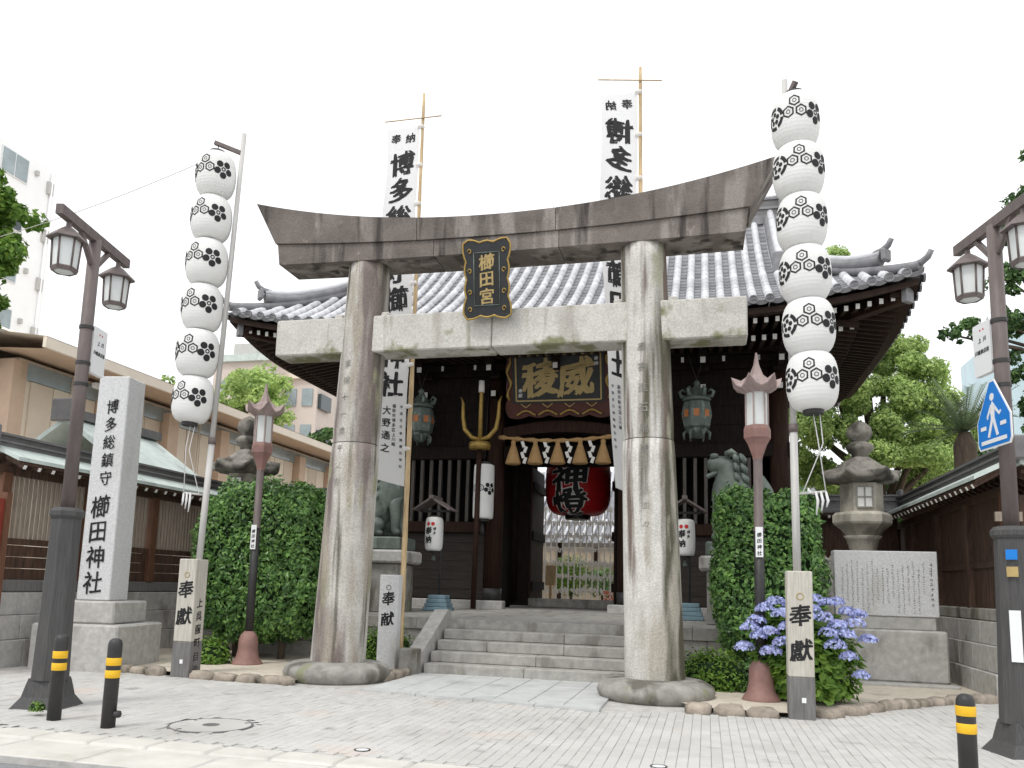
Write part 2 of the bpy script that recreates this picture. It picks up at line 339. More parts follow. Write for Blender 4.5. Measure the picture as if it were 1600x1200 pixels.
for x, y in allb:
    z = -.024+random.uniform(-.0025, .0025)
    if (x, y) in vset: inst('brick', bme, pave, (x, y, z), rz=random.uniform(-.006, .006))
    else:
        hx, hy, zt = .04875, .09875, z+.025; b = .004
        rest.add([(x-hx, y-hy, zt-b), (x+hx, y-hy, zt-b), (x+hx, y+hy, zt-b), (x-hx, y+hy, zt-b), (x-hx+b, y-hy+b, zt), (x+hx-b, y-hy+b, zt), (x+hx-b, y+hy-b, zt), (x-hx+b, y+hy-b, zt)],
                 [(4, 5, 6, 7), (0, 1, 5, 4), (1, 2, 6, 5), (2, 3, 7, 6), (3, 0, 4, 7)])
tag(rest.build('brick_field', BRICK, pave), kind='stuff')
# paving slabs in front of the stairs
path = tag(MB().add([(-4.66, 11.0, -.01), (-1.28, 10.42, -.01), (-1.28, 13.45, -.01), (-4.66, 13.45, -.01)], [(0, 1, 2, 3)]).build('path', JOINT), kind='structure')
nx = 7; wx = 3.36/nx
for i in range(nx):
    x0 = -4.65+i*wx; x1 = x0+wx-.012
    fy = lambda x: 11.0-.58*(x+4.66)/3.38
    ys = [None, 11.32+(.0 if i % 2 else .28)-.3*i/nx, 12.3+(.25 if i % 2 else -.1), 13.44]
    for k in range(3):
        mb = MB(); z1 = .018+random.uniform(-.003, .003)
        a0, a1 = (fy(x0)+.2, fy(x1)+.2) if k == 0 else (ys[k]+.006, ys[k]+.006)
        b0 = ys[k+1]-.006
        P = [(x0, a0), (x1, a1), (x1, b0), (x0, b0)]; e = .006
        c = (sum(p[0] for p in P)/4, sum(p[1] for p in P)/4)
        Q = [(c[0]+(x-c[0])*.985, c[1]+(y-c[1])*.985) for x, y in P]
        mb.add([(x, y, -.03) for x, y in P]+[(x, y, z1-e) for x, y in P]+[(x, y, z1) for x, y in Q], [(8, 9, 10, 11)]+[(j, (j+1) % 4, 4+(j+1) % 4, 4+j) for j in range(4)]+[(4+j, 4+(j+1) % 4, 8+(j+1) % 4, 8+j) for j in range(4)])
        mb.build('slab', SLAB, path)
for i in range(4):
    x0 = -4.66+i*.845; x1 = x0+.835; mb = MB()
    P = [(x0, 11.0-.58*(x0+4.66)/3.38), (x1, 11.0-.58*(x1+4.66)/3.38), (x1, 11.19-.58*(x1+4.66)/3.38), (x0, 11.19-.58*(x0+4.66)/3.38)]
    mb.add([(x, y, -.03) for x, y in P]+[(x, y, .02) for x, y in P], [(4, 5, 6, 7)]+[(j, (j+1) % 4, 4+(j+1) % 4, 4+j) for j in range(4)]); mb.build('edge_slab', SLAB, path)
# sand beds with rough edging stones
sheet('courtyard_ground', [(-60, 14.5), (-8.9, 14.5), (60, 14.5), (60, 70), (-60, 70)], .03, SAND)
def wob(poly, z): return [(x, y) for x, y in poly]
bedL = sheet('sand_bed', [(-10.7, 11.5), (-8.8, 11.42), (-7.5, 11.3), (-5.85, 11.3), (-5.2, 12.0), (-4.98, 12.2), (-4.9, 14.9), (-10.7, 14.9)], .05, SAND)
bedR = sheet('sand_bed', [(-.30, 11.35), (-.1, 11.06), (.95, 11.02), (1.9, 11.95), (2.4, 12.6), (3.3, 13.5), (4.2, 14.05), (4.2, 16.5), (-1.2, 16.5), (-1.2, 12.5)], .05, SAND)
def rock(mb, c, sx, sy, sz, rz=0):
    n, m = 9, 5; vs = []; fs = []; ph = random.uniform(0, 9)
    for i in range(m+1):
        t = -.5*math.pi+math.pi*i/m
        for k in range(n):
            a = 2*math.pi*k/n; e = lambda q: math.copysign(abs(q)**.6, q)
            j = 1+.16*math.sin(3*a+ph+i)+random.uniform(-.07, .07)
            x, y, z = sx*e(math.cos(t))*e(math.cos(a))*j, sy*e(math.cos(t))*e(math.sin(a))*j, sz*e(math.sin(t))*(1+random.uniform(-.06, .06))
            vs.append((c[0]+x*math.cos(rz)-y*math.sin(rz), c[1]+x*math.sin(rz)+y*math.cos(rz), c[2]+z))
    for i in range(m):
        for k in range(n): fs.append((i*n+k, i*n+(k+1) % n, (i+1)*n+(k+1) % n, (i+1)*n+k))
    return mb.add(vs, fs, 0, True)
def edging(parent, pts, step=.36):
    for (x0, y0), (x1, y1) in zip(pts, pts[1:]):
        L = math.hypot(x1-x0, y1-y0); n = max(1, round(L/step)); a = math.atan2(y1-y0, x1-x0)
        for i in range(n):
            t = (i+.5)/n; w = L/n*.5*random.uniform(.86, 1.0)
            mb = MB(); rock(mb, (x0+(x1-x0)*t, y0+(y1-y0)*t+random.uniform(-.03, .03), .03), w, random.uniform(.10, .15), random.uniform(.07, .105), a); mb.build('edging_stone', ROCK, parent)
edging(bedL, [(-9.0, 11.4), (-7.95, 11.25)]); edging(bedL, [(-7.45, 11.2), (-6.3, 11.12), (-5.75, 11.15)], .42); edging(bedL, [(-4.86, 12.1), (-4.84, 13.4)], .5)
edging(bedR, [(-.3, 10.95), (.85, 10.92)], .33); edging(bedR, [(1.3, 11.1), (1.96, 11.86), (2.48, 12.54), (3.33, 13.41), (4.1, 13.92)], .42)
# manhole cover
mh = thing('manhole_cover', 'round concrete-filled manhole cover with iron rim in the brick pavement', 'manhole', (MH[0], MH[1], 0))
MB().lathe([(MH[2]+.018, -.04), (MH[2]+.018, .004), (MH[2], .004), (MH[2], -.004)], (MH[0], MH[1], 0), 40, smooth=False).build('iron_rim', RIDGEM, mh)
MB().lathe([(MH[2]-.004, -.03), (MH[2]-.004, .003), (MH[2]-.03, .004), (.1, .004)], (MH[0], MH[1], 0), 40, smooth=False).build('cover_plate', BRICK, mh)
MB().lathe([(.085, .0), (.085, .0075), (.07, .0075), (.07, .005)], (MH[0], MH[1], 0), 24, smooth=False).build('emblem_ring', RIDGEM, mh)
mb = MB()
for a in range(6): mb.box((MH[0]+.035*math.cos(a*1.05), MH[1]+.035*math.sin(a*1.05), .005), (.02, .02, .006))
mb.build('emblem', RIDGEM, mh)
for a in (.7, 2.6, 4.3): MB().box((MH[0]+.36*math.cos(a), MH[1]+.36*math.sin(a), .004), (.05, .025, .006), Matrix.Rotation(a, 3, 'Z')).build('lifting_slot', IRON, mh)
for x, y, l in ((-3.01, 7.19, 'small round valve lid with dark ring beside the kerb, nearer the manhole'), (-.41, 7.5, 'small round valve lid with dark ring beside the kerb, nearer the right lamp')):
    t = thing('valve_lid', l, 'valve lid', (x, y, 0)); MB().lathe([(.075, -.03), (.075, .006), (.06, .006), (.06, 0)], (x, y, 0), 20, smooth=False).build('rim', IRON, t); MB().lathe([(.058, -.02), (.058, .005), (.02, .007)], (x, y, 0), 20, smooth=False).build('lid', SIGNW, t)

# ================================================================ stairs and platform
ST0, TR, RI = 13.42, .35, .172
stairs = tag(MB().bb(-4.55, -1.2, 13.6, 14.9, -.1, .1).build('stairs', JOINT), kind='structure')
for k in range(5):
    y0 = ST0+k*TR; z1 = RI*(k+1); cuts = [-4.6, -4.6+random.uniform(1.2, 2.3), -1.15]
    if k in (2,): cuts = [-4.6, -3.7, -2.35, -1.15]
    for a, b in zip(cuts, cuts[1:]):
        MB().bb(a+.003, b-.003, y0, y0+TR+.12, z1-RI+.003, z1, bev=.012).build('step_stone', STEP, stairs)
for xc in (-4.78, -.98):          # sloped cheek slabs with a newel block at the foot
    poly = [(13.3, .0), (13.3, .34), (13.5, .36), (14.85, 1.02), (15.05, 1.02), (15.05, 0)]
    MB().prism(poly, -.13, .13, (V((xc, 0, 0)), V((0, 1, 0)), V((0, 0, 1)), V((1, 0, 0)))).build('cheek_slab', GRAN, stairs)
    MB().bb(xc-.16, xc+.16, 13.12, 13.36, -.05, .42, bev=.02).build('newel_block', GRAN_D, stairs)
plat = MB(); plat.add([(-8.95, 15.02, .6), (2.0, 15.02, .6), (2.0, 25, .84), (-8.95, 25, .84)], [(0, 1, 2, 3)])
plat = tag(plat.build('platform', JOINT), kind='structure')
def pz(y): return .86+max(0, y-14.82)*.022
for r, (y0, y1) in enumerate(((14.82, 15.55), (15.55, 16.5), (16.5, 17.6), (17.6, 18.75))):
    x = -8.95 - (0 if r % 2 else .4)
    while x < 1.95:
        w = random.uniform(.85, 1.25)
        if r == 0 or x > -9.9:
            a, b = max(x, -8.95)+.004, min(x+w, 2.0)-.004; mb = MB(); z0, z1 = pz(y0), pz(y1)
            mb.add([(a, y0+.004, z0-.2), (b, y0+.004, z0-.2), (b, y1-.004, z0-.2), (a, y1-.004, z0-.2), (a, y0+.004, z0), (b, y0+.004, z0), (b, y1-.004, z1), (a, y1-.004, z1)],
                   [(4, 5, 6, 7), (0, 1, 5, 4), (1, 2, 6, 5), (2, 3, 7, 6), (3, 0, 4, 7)]); mb.build('platform_slab', STEP, plat)
        x += w
for row, (z0, z1) in enumerate(((.02, .34), (.345, .655))):
    x = -8.95+.3*row
    while x < 1.95:
        w = random.uniform(.7, 1.1); b = min(x+w, 1.98)
        if not (x > -4.7 and b < -1.0): MB().bb(x+.004, b-.004, 14.88+.02*row, 15.3, z0, z1, bev=.012).build('retaining_stone', GRAN, plat)
        x += w
MB().bb(-8.7, 2.0, 18.6, 25.2, .8, .96).build('gate_floor', STEP, plat)
for (x0, x1) in ((-8.7, -4.55), (-2.15, 2.0)): MB().bb(x0, x1, 18.62, 18.95, .85, 1.14, bev=.02).build('ground_sill_stone', GRAN, plat)

# ================================================================ torii
TX, TY = -3.13, 12.1
torii = thing('stone_torii', 'large weathered grey stone torii with curved dark top lintel in front of the gate', 'torii', (TX, TY, 0))
for s, M in ((-1, STONE), (1, STONE_R)):
    bx, tx = TX+s*2.42, TX+s*2.225
    MB().lathe([(.70, -.05), (.79, .03), (.82, .11), (.79, .19), (.68, .255), (.55, .275), (.38, .28)], (bx, TY, 0), 36).build('base_stone', GRAN_D, torii)
    for z0, z1, e in ((.27, 3.64, 0), (3.652, 6.62, .006)):
        mb = MB(); n = 14; vs = []
        for i in range(n+1):
            z = z0+(z1-z0)*i/n; t = z/6.62; r = .425-.08*t - e
            if (i == n and z1 < 4) or (i == 0 and z0 > 3): r -= .012
            for k in range(40):
                a = 2*math.pi*k/40; vs.append((bx+(tx-bx)*t+r*math.cos(a), TY+r*math.sin(a), z))
        fs = [(i*40+k, i*40+(k+1) % 40, (i+1)*40+(k+1) % 40, (i+1)*40+k) for i in range(n) for k in range(40)]+[tuple(n*40+k for k in range(40))]
        mb.add(vs, fs, 0, True); mb.build('column_drum', M, torii)
def curve(c0, c1, p, x): return c0+c1*(abs(x)/4.13)**p
def lintel(name, x0, x1, e0, e1, bot, top, hd, M, peak=.0, batter=.0):
    """stretch of a curved beam; e0/e1: how far the top end overhangs the bottom end"""
    n = 16; mb = MB(); ring = []
    for i in range(n+1):
        t = i/n; xb = x0+(x1-x0)*t; xt = (x0+e0)+((x1+e1)-(x0+e0))*t
        zb, zt = bot(xb), top(xt)
        ring += [(TX+xb, TY-hd+batter, zb), (TX+xt, TY-hd, zt), (TX+xt, TY, zt+peak), (TX+xt, TY+hd, zt), (TX+xb, TY+hd-batter, zb)]
    fs = [tuple(range(4, -1, -1)), tuple(n*5+k for k in range(5))]+[(i*5+k, i*5+(k+1) % 5, i*5+5+(k+1) % 5, i*5+5+k) for i in range(n) for k in range(5)]
    mb.add(ring, fs); return mb.build(name, M, torii)
ktop = lambda x: curve(7.19, .52, 2.1, x); kbot = lambda x: curve(6.86, .17, 2, x); sbot = lambda x: curve(6.60, .05, 2, x)
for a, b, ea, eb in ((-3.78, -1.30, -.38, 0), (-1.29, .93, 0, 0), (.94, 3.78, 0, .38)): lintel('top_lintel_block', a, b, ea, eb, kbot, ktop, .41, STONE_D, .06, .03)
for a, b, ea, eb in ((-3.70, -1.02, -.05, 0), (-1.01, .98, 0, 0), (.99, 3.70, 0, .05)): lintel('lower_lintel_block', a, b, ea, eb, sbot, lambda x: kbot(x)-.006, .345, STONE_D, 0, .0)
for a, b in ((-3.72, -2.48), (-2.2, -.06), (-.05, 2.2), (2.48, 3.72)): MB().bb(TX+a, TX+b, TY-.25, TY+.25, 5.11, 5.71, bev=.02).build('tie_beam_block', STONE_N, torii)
for s in (-1, 1):
    for d in (1, -1):
        xw = TX+s*2.27+d*.40; MB().box((xw, TY, 5.755), (.14, .3, .09), bev=.02).build('wedge', STONE_N, torii)
# engraved dedication on the columns, wrapped round the shaft
def colfn(s, ztop, ang):
    def fn(a, b, o):
        z = ztop+b; t = z/6.62; r = .425-.08*t; bx = TX+s*(2.42+(2.225-2.42)*t); th = ang+a/r
        return V((bx+(r+o)*math.sin(th), TY-(r+o)*math.cos(th), z))
    return fn
write(MB(), '奉寄進石鳥居一基', (0, 0, 0), (1, 0, 0), (0, 0, 1), (0, -1, 0), .15, .30, .0, fn=colfn(1, 4.98, -.1)).build('engraved_dedication', CARVE, torii)
write(MB(), '氏子之面々', (0, 0, 0), (1, 0, 0), (0, 0, 1), (0, -1, 0), .13, .27, .0, fn=colfn(1, 3.48, -.1)).build('engraved_dedication', CARVE, torii)
write(MB(), '享保十一歳午之春', (0, 0, 0), (1, 0, 0), (0, 0, 1), (0, -1, 0), .13, .27, .0, fn=colfn(-1, 4.9, -.25)).build('engraved_dedication', CARVE, torii)
# hanging tablet with scrolled gilt frame
tl = R(10); pc = V((-3.21, 11.60, 6.10)); PA, PB, PN = V((1, 0, 0)), V((0, -math.sin(tl), math.cos(tl))), V((0, -math.cos(tl), -math.sin(tl)))
plq = thing('shrine_tablet', 'black hanging tablet with scrolled gilt frame reading 櫛田宮 on the torii', 'plaque', pc)
def wavy(w, h, amp, fx, fy):
    P = []
    def side(a, b, nrm, k):
        for i in range(k*8):
            t = i/(k*8); w_ = abs(math.sin(math.pi*k*t)); e = (abs(2*t-1)**3)*.05
            P.append((a[0]+(b[0]-a[0])*t+nrm[0]*(amp*w_-.0+e), a[1]+(b[1]-a[1])*t+nrm[1]*(amp*w_+e)))
    side((-w, -h), (w, -h), (0, -1), fx); side((w, -h), (w, h), (1, 0), fy); side((w, h), (-w, h), (0, 1), fx); side((-w, h), (-w, -h), (-1, 0), fy)
    return P
ax = (pc, PA, PB, PN); wp = wavy(.32, .55, .028, 3, 4)
MB().prism(wp, -.035, .02, ax).build('tablet_board', PLQ, plq)
pt = [pc+PA*a+PB*b+PN*.02 for a, b in wp]; MB().tube(pt+[pt[0], pt[1]], .015, 6).build('gilt_rim', GOLD, plq)
mb = MB()
for a, b in (((-.2, -.4), (.2, -.4)), ((.2, -.4), (.2, .4)), ((.2, .4), (-.2, .4)), ((-.2, .4), (-.2, -.4))): mb.tube([pc+PA*a[0]+PB*a[1]+PN*.028, pc+PA*b[0]+PB*b[1]+PN*.028], .008, 6)
mb.build('inner_border', BRONZE, plq)
MB().prism([(-.19, -.39), (.19, -.39), (.19, .39), (-.19, .39)], .021, .026, ax).build('inner_panel', BLACK, plq)
write(MB(), '櫛田宮', pc+PB*.255+PN*.028, PA, PB, PN, .25, .26, .025).build('gilt_lettering', GOLDP, plq)
for sx in (-1, 1):
    for k, b in enumerate((-.46, -.2, .12, .42)):
        mb = MB(); c = pc+PA*(sx*.265)+PB*b+PN*.03; mb.tube([c+PA*(.035*math.cos(a*.7)*sx*(1-a/12))+PB*(.05*math.sin(a*.7)*(1-a/12)) for a in range(9)], .009, 5); mb.build('scroll', GOLD, plq)
mb = MB(); mb.bar(pc+PB*.5+PN*-.06, (pc.x, TY-.34, 6.72), .04, .04, up=(1, 0, 0)); mb.build('bracket', IRON, plq)

# ================================================================ gate
GX = -3.35; EY = 16.2; HW = 7.3; GR = 4.95; RY = 21.0
gate = thing('shrine_gate', 'dark timber shrine gate with sweeping grey tiled hip-and-gable roof behind the torii', 'gate', (GX, 21, .96))
def prof(d): t = d/4.8; return 3.78*(.72*t+.28*t*t)
def lift(a): return .44*max(0, (abs(a)-3.2)/4.1)**2.3
def roofz(x, d, fade=True): return 7.10+prof(d)+lift(x)*max(0, 1-d/3.2)
pillarx = [GX-4.95, GX-1.58, GX+1.58, GX+4.95]
for y in (19.15, 21.1, 23.2):
    for x in pillarx:
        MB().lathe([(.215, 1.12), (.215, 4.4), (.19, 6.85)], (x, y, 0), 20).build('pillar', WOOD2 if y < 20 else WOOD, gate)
        if y < 20:
            MB().lathe([(.30, .95), (.30, 1.08), (.24, 1.14)], (x, y, 0), 20).build('pillar_base', GRAN_D, gate)
            MB().lathe([(.226, 1.12), (.226, 1.42), (.215, 1.42)], (x, y, 0), 20).build('iron_shoe', IRON, gate)
for z0, z1, y0, y1 in ((2.72, 2.98, 19.0, 19.3), (4.5, 4.82, 19.0, 19.3), (6.55, 6.85, 18.98, 19.32), (6.86, 7.02, 18.9, 19.4)):
    for a, b in ((GX-5.35, GX-1.8), (GX-1.36, GX+1.36), (GX+1.8, GX+5.35)):
        if z0 < 4 and a == GX-1.36: continue
        if z0 > 6.8: a, b = (GX-5.6, GX-1.8) if a < GX-2 else (GX-1.79, GX+1.79) if a < GX else (GX+1.8, GX+5.6)
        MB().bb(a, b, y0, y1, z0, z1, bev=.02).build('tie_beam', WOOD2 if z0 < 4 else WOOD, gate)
# arched lintel over the passage
poly = [(-1.38, -.18)]+[(-1.38+2.76*i/12, .03+.16*math.sin(math.pi*i/12)) for i in range(13)]+[(1.38, -.18)]+[(1.38-2.76*i/12, -.22+.13*math.sin(math.pi*i/12)) for i in range(1, 12)]
MB().prism(poly, -.16, .16, (V((GX, 19.15, 5.22)), V((1, 0, 0)), V((0, 0, 1)), V((0, 1, 0)))).build('rainbow_beam', WOOD2, gate)
for sx in (-1, 1):                      # side bays: boarded dado, slatted window, panels above
    x0, x1 = (GX-4.74, GX-1.8) if sx < 0 else (GX+1.8, GX+4.74)
    n = 7
    for k in range(n): MB().bb(x0, x1, 19.10+random.uniform(0, .012), 19.2, 1.16+k*.222, 1.16+(k+1)*.222-.006).build('dado_board', WOODG, gate)
    k = 0; x = x0+.1
    while x < x1-.05:
        MB().bb(x, x+.075, 19.06, 19.16, 2.99, 4.49).build('window_slat', SLATM, gate); x += .235
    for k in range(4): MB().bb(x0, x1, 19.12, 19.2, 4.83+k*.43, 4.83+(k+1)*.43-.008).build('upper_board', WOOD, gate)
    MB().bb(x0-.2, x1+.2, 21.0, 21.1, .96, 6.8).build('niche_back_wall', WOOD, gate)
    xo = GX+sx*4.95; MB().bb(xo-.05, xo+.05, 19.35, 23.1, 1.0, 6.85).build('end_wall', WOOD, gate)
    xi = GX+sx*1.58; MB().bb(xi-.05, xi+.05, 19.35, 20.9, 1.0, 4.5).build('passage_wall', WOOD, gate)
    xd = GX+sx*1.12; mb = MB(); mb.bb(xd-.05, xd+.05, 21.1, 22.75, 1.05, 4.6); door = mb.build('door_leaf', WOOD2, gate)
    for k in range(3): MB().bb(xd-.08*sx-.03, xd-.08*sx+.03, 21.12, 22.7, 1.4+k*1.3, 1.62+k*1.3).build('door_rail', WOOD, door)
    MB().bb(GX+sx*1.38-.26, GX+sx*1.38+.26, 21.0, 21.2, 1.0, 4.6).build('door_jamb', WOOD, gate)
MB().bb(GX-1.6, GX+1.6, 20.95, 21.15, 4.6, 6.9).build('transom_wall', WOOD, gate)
MB().bb(GX-1.1, GX+1.1, 20.98, 21.2, .97, 1.2, bev=.02).build('threshold', GRAN_D, gate)
MB().bb(GX-5.3, GX+5.3, 18.95, 23.5, 6.95, 7.05).build('ceiling', WOOD, gate)
# bracket sets with white-tipped noses
for i, x in enumerate([GX-4.95, GX-3.3, GX-1.58, GX, GX+1.58, GX+3.3, GX+4.95]):
    for d, z in ((0, 6.92), (.38, 6.78)):
        pass
    br = MB()
    br.bb(x-.14, x+.14, 18.72, 19.0, 6.42, 6.62); br.bb(x-.45, x+.45, 18.62, 18.74, 6.6, 6.74); br.bb(x-.06, x+.06, 18.2, 18.98, 6.48, 6.62); br.bb(x-.09, x+.09, 18.1, 18.3, 6.62, 6.74)
    b_ = br.build('bracket_set', WOOD, gate)
    for zz, yy in ((6.55, 18.195), (6.05, 18.70)): MB().bb(x-.055, x+.055, yy-.004, yy+.02, zz-.07, zz+.06).build('white_nose', WHITEP, b_)
    MB().bb(x-.05, x+.05, 18.71, 18.97, 5.98, 6.12).build('bracket_nose', WOOD, b_)
    for sx in (-1, 1): MB().bb(x+sx*.45-.03, x+sx*.45+.03, 18.605, 18.618, 6.61, 6.73).build('white_nose', WHITEP, b_)
# rafters in two tiers, white end grain
def rafter(L, w, h):
    mb = MB(); mb.box((0, L/2, 0), (w, L, h)); mb.add([(-w/2, -.003, -h/2), (w/2, -.003, -h/2), (w/2, -.003, h/2), (-w/2, -.003, h/2)], [(0, 1, 2, 3)], 1); return mb.mesh('rafter', [RAFT, WHITEP])
rf1, rf2 = rafter(1.9, .075, .10), rafter(2.1, .08, .11)
n = 68; sl = R(9)
for i in range(n):
    xr = -HW+.25+(2*HW-.5)*i/(n-1); lf = lift(xr)
    lim = max(.25, HW-abs(xr))          # stops against the hip rafter
    inst('rafter', rf1, gate, (GX+xr, EY+.28, 6.80+lf), rot=(sl, 0, 0), sc=(1, min(1, lim/1.9), 1))
    if abs(xr) < HW-.9: inst('rafter', rf2, gate, (GX+xr, EY+.98, 6.66+lf*.8), rot=(sl, 0, 0), sc=(1, min(1, max(.2, (HW-.7-abs(xr))/2.1)), 1))
n = 44
for sx in (-1, 1):
    for i in range(n):
        yr = EY+.25+(9.6-.5)*i/(n-1); b = abs(yr-21); lf = .44*max(0, (b-1.6)/3.2)**2.3; lim = max(.25, 4.8-b)
        inst('rafter', rf1, gate, (GX+sx*(HW-.28), yr, 6.80+lf), rot=(sl, 0, R(90)*sx), sc=(1, min(1, lim/1.9), 1))
        if b < 3.95: inst('rafter', rf2, gate, (GX+sx*(HW-.98), yr, 6.66+lf*.8), rot=(sl, 0, R(90)*sx), sc=(1, min(1, max(.2, (4.1-b)/2.1)), 1))
def slift(b): return .44*max(0, (abs(b)-1.6)/3.2)**2.3
def hiplift(x, y):          # lift near the corners, used all round the eaves
    return max(lift(x), 0)*max(0, 1-(y-EY)/3.2) if True else 0
# eave boards and soffit skirt (front, back, two sides)
def skirt(z_out, z_in, inset, name, M, depth=2.4, th=0):
    for side in range(4):
        mb = MB(); n = 40; vs = []
        for i in range(n+1):
            t = -1+2*i/n
            if side in (0, 2): a = t*(HW-inset); d2 = (HW-inset-depth); p0 = (GX+a, 21+(-1 if side == 0 else 1)*(4.8-inset)); p1 = (GX+t*d2, 21+(-1 if side == 0 else 1)*(4.8-inset-depth)); l = lift(a)
            else: b = t*(4.8-inset); d2 = 4.8-inset-depth; s = 1 if side == 1 else -1; p0 = (GX+s*(HW-inset), 21+b); p1 = (GX+s*(HW-inset-depth), 21+t*d2); l = slift(b)
            vs += [(*p0, z_out+l), (*p1, z_in+l*.3)]
        mb.add(vs, [(2*i, 2*i+1, 2*i+3, 2*i+2) for i in range(n)]); mb.build(name, M, gate)
skirt(6.93, 7.32, .1, 'soffit_boards', RAFT)
def eaveboard(z0, z1, inset, w, name, M):
    for side in range(4):
        mb = MB(); n = 40; vs = []
        for i in range(n+1):
            t = -1+2*i/n; row = []
            for ins in (inset, inset+w):
                if side in (0, 2): a = t*(HW-ins); p = (GX+a, 21+(-1 if side == 0 else 1)*(4.8-ins)); l = lift(t*HW)
                else: b = t*(4.8-ins); p = (GX+(1 if side == 1 else -1)*(HW-ins), 21+b); l = slift(t*4.8)
                row += [(*p, z0+l), (*p, z1+l)]
            vs += row
        mb.add(vs, [f for i in range(n) for f in ((4*i, 4*i+1, 4*i+5, 4*i+4), (4*i+2, 4*i+6, 4*i+7, 4*i+3), (4*i, 4*i+4, 4*i+6, 4*i+2), (4*i+1, 4*i+3, 4*i+7, 4*i+5))]); mb.build(name, M, gate)
eaveboard(6.865, 6.985, .05, .22, 'eave_board', RAFT)
for sx in (-1, 1):                        # hip rafters
    for sy in (-1, 1):
        mb = MB(); mb.bar((GX+sx*(HW-.25), 21+sy*(4.8-.25), 7.16), (GX+sx*(HW-2.8), 21+sy*(4.8-2.8), 7.02), .2, .26); h_ = mb.build('hip_rafter', WOOD2, gate)
        mb = MB(); d = V((sx, sy, 0)).normalized(); mb.box(V((GX+sx*(HW-.22), 21+sy*(4.8-.22), 7.16)), (.23, .1, .28), Matrix.Rotation(R(-45*sx*sy), 3, 'Z')); mb.build('hip_rafter_cap', TILED, h_)
# tiled slopes ------------------------------------------------------------
def tile_row(name, M, a, dmax, half, tofn, pan=False):
    """one course of tiles running up the slope; tofn(a,d,h)->point; a: position along the eave, half: half width"""
    mb = MB(); L = .27 if not pan else .2; nt_ = max(1, math.ceil(dmax/L)); pr = []
    if pan: cs = [(-half, .045), (-half*.5, .008), (0, 0), (half*.5, .008), (half, .045)]
    else: cs = [(half*math.cos(q), .04+half*1.02*math.sin(q)) for q in [math.pi*j/6 for j in range(7)]]
    m_ = len(cs)
    for k in range(nt_):
        d0 = k*L - (.05 if k == 0 else 0); d1 = min(dmax, (k+1)*L+.015)
        if d1-d0 < .03: continue
        jz = random.uniform(-.004, .004); vs = []
        for d, e in ((d0, .0 if not pan else .03), (d1, -.010 if not pan else 0)):
            for c, h in cs: vs.append(tofn(a+c*(1 if d == d0 else .94 if not pan else 1), d, h+e+jz))
        fs = [(j, j+1, m_+j+1, m_+j) for j in range(m_-1)]
        if pan or k: # lip at the lower end
            o = [tofn(a+c, d0, h-.03) for c, h in cs]; vs += o; fs += [(2*m_+j, 2*m_+j+1, j+1, j) for j in range(m_-1)]
        mb.add(vs, fs, 0, True)
    return mb.build(name, M, gate)
def ffront(a, d, h): return V((GX+a, EY+d-h*.45, roofz(a, d)+h*.9))
def fback(a, d, h): return V((GX+a, 42-EY-d+h*.45, roofz(a, d)+h*.9))
def fside(s): return lambda b, d, h: V((GX+s*(HW-d+h*.45), 21+b, 7.10+prof(d)+slift(b)*max(0, 1-d/2.4)+h*.9))
SP = .305
def disc(c, nrm, r, mb):
    nrm = V(nrm); z = V((0, 0, 1)); x = z.cross(nrm).normalized(); u = nrm.cross(x)
    for q, (rr, o) in enumerate(((r, 0), (r*.75, .0))):
        pass
    vs = [c-nrm*.03+(x*math.cos(k*.524)+u*math.sin(k*.524))*r for k in range(12)]+[c+nrm*.012+(x*math.cos(k*.524)+u*math.sin(k*.524))*r for k in range(12)]+[c+nrm*.012+(x*math.cos(k*.524)+u*math.sin(k*.524))*r*.78 for k in range(12)]+[c-nrm*.002+(x*math.cos(k*.524)+u*math.sin(k*.524))*r*.72 for k in range(12)]
    fs = [(q*12+k, q*12+(k+1) % 12, q*12+12+(k+1) % 12, q*12+12+k) for q in range(3) for k in range(12)]+[tuple(range(36, 48))]
    mb.add(vs, fs)
def slope(tofn, half_len, dfull, dl, nrm):
    n = int(half_len/SP)
    for k in range(-n, n+1):
        a = k*SP; dm = dl(a)
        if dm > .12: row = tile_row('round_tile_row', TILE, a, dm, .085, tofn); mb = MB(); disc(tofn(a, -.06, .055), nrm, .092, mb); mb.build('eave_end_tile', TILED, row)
        a += SP/2; dm = dl(a)
        if dm > .1:
            row = tile_row('pan_tile_row', TILEP, a, dm, .148, tofn, True)
            mb = MB(); cs = [(-.15+.30*j/6, .05*((j-3)/3)**2) for j in range(7)]
            mb.add([tofn(a+c, -.075, h+.03) for c, h in cs]+[tofn(a+c, -.075, h-.06) for c, h in cs], [(j, j+1, 8+j, 7+j) for j in range(6)]); mb.build('eave_lip_tile', TILED, row)
dfr = lambda a: 4.75 if abs(a) <= GR else min(4.75, HW-abs(a))
slope(ffront, HW-.1, 4.75, dfr, (0, -1, 0))
for s in (-1, 1): slope(fside(s), 4.7, 2.2, lambda b: min(HW-GR+.02, 4.8-abs(b)), (s, 0, 0))
mb = MB(); n = 30; vs = []                       # sheathing under the tiles (front, back, sides)
for fn in (ffront, fback):
    o = []
    for i in range(n+1):
        a = -HW+2*HW*i/n
        for j in range(9): o.append(fn(a, dfr(a)*j/8, -.02))
    mb.add(o, [(i*9+j, i*9+j+1, i*9+10+j, i*9+9+j) for i in range(n) for j in range(8)], 0, True)
for s in (-1, 1):
    o = []
    for i in range(n+1):
        b = -4.8+9.6*i/n
        for j in range(5): o.append(fside(s)(b, min(HW-GR, 4.8-abs(b))*j/4, -.02))
    mb.add(o, [(i*5+j, i*5+j+1, i*5+6+j, i*5+5+j) for i in range(n) for j in range(4)], 0, True)
mb.build('roof_sheathing', TILEP, gate)
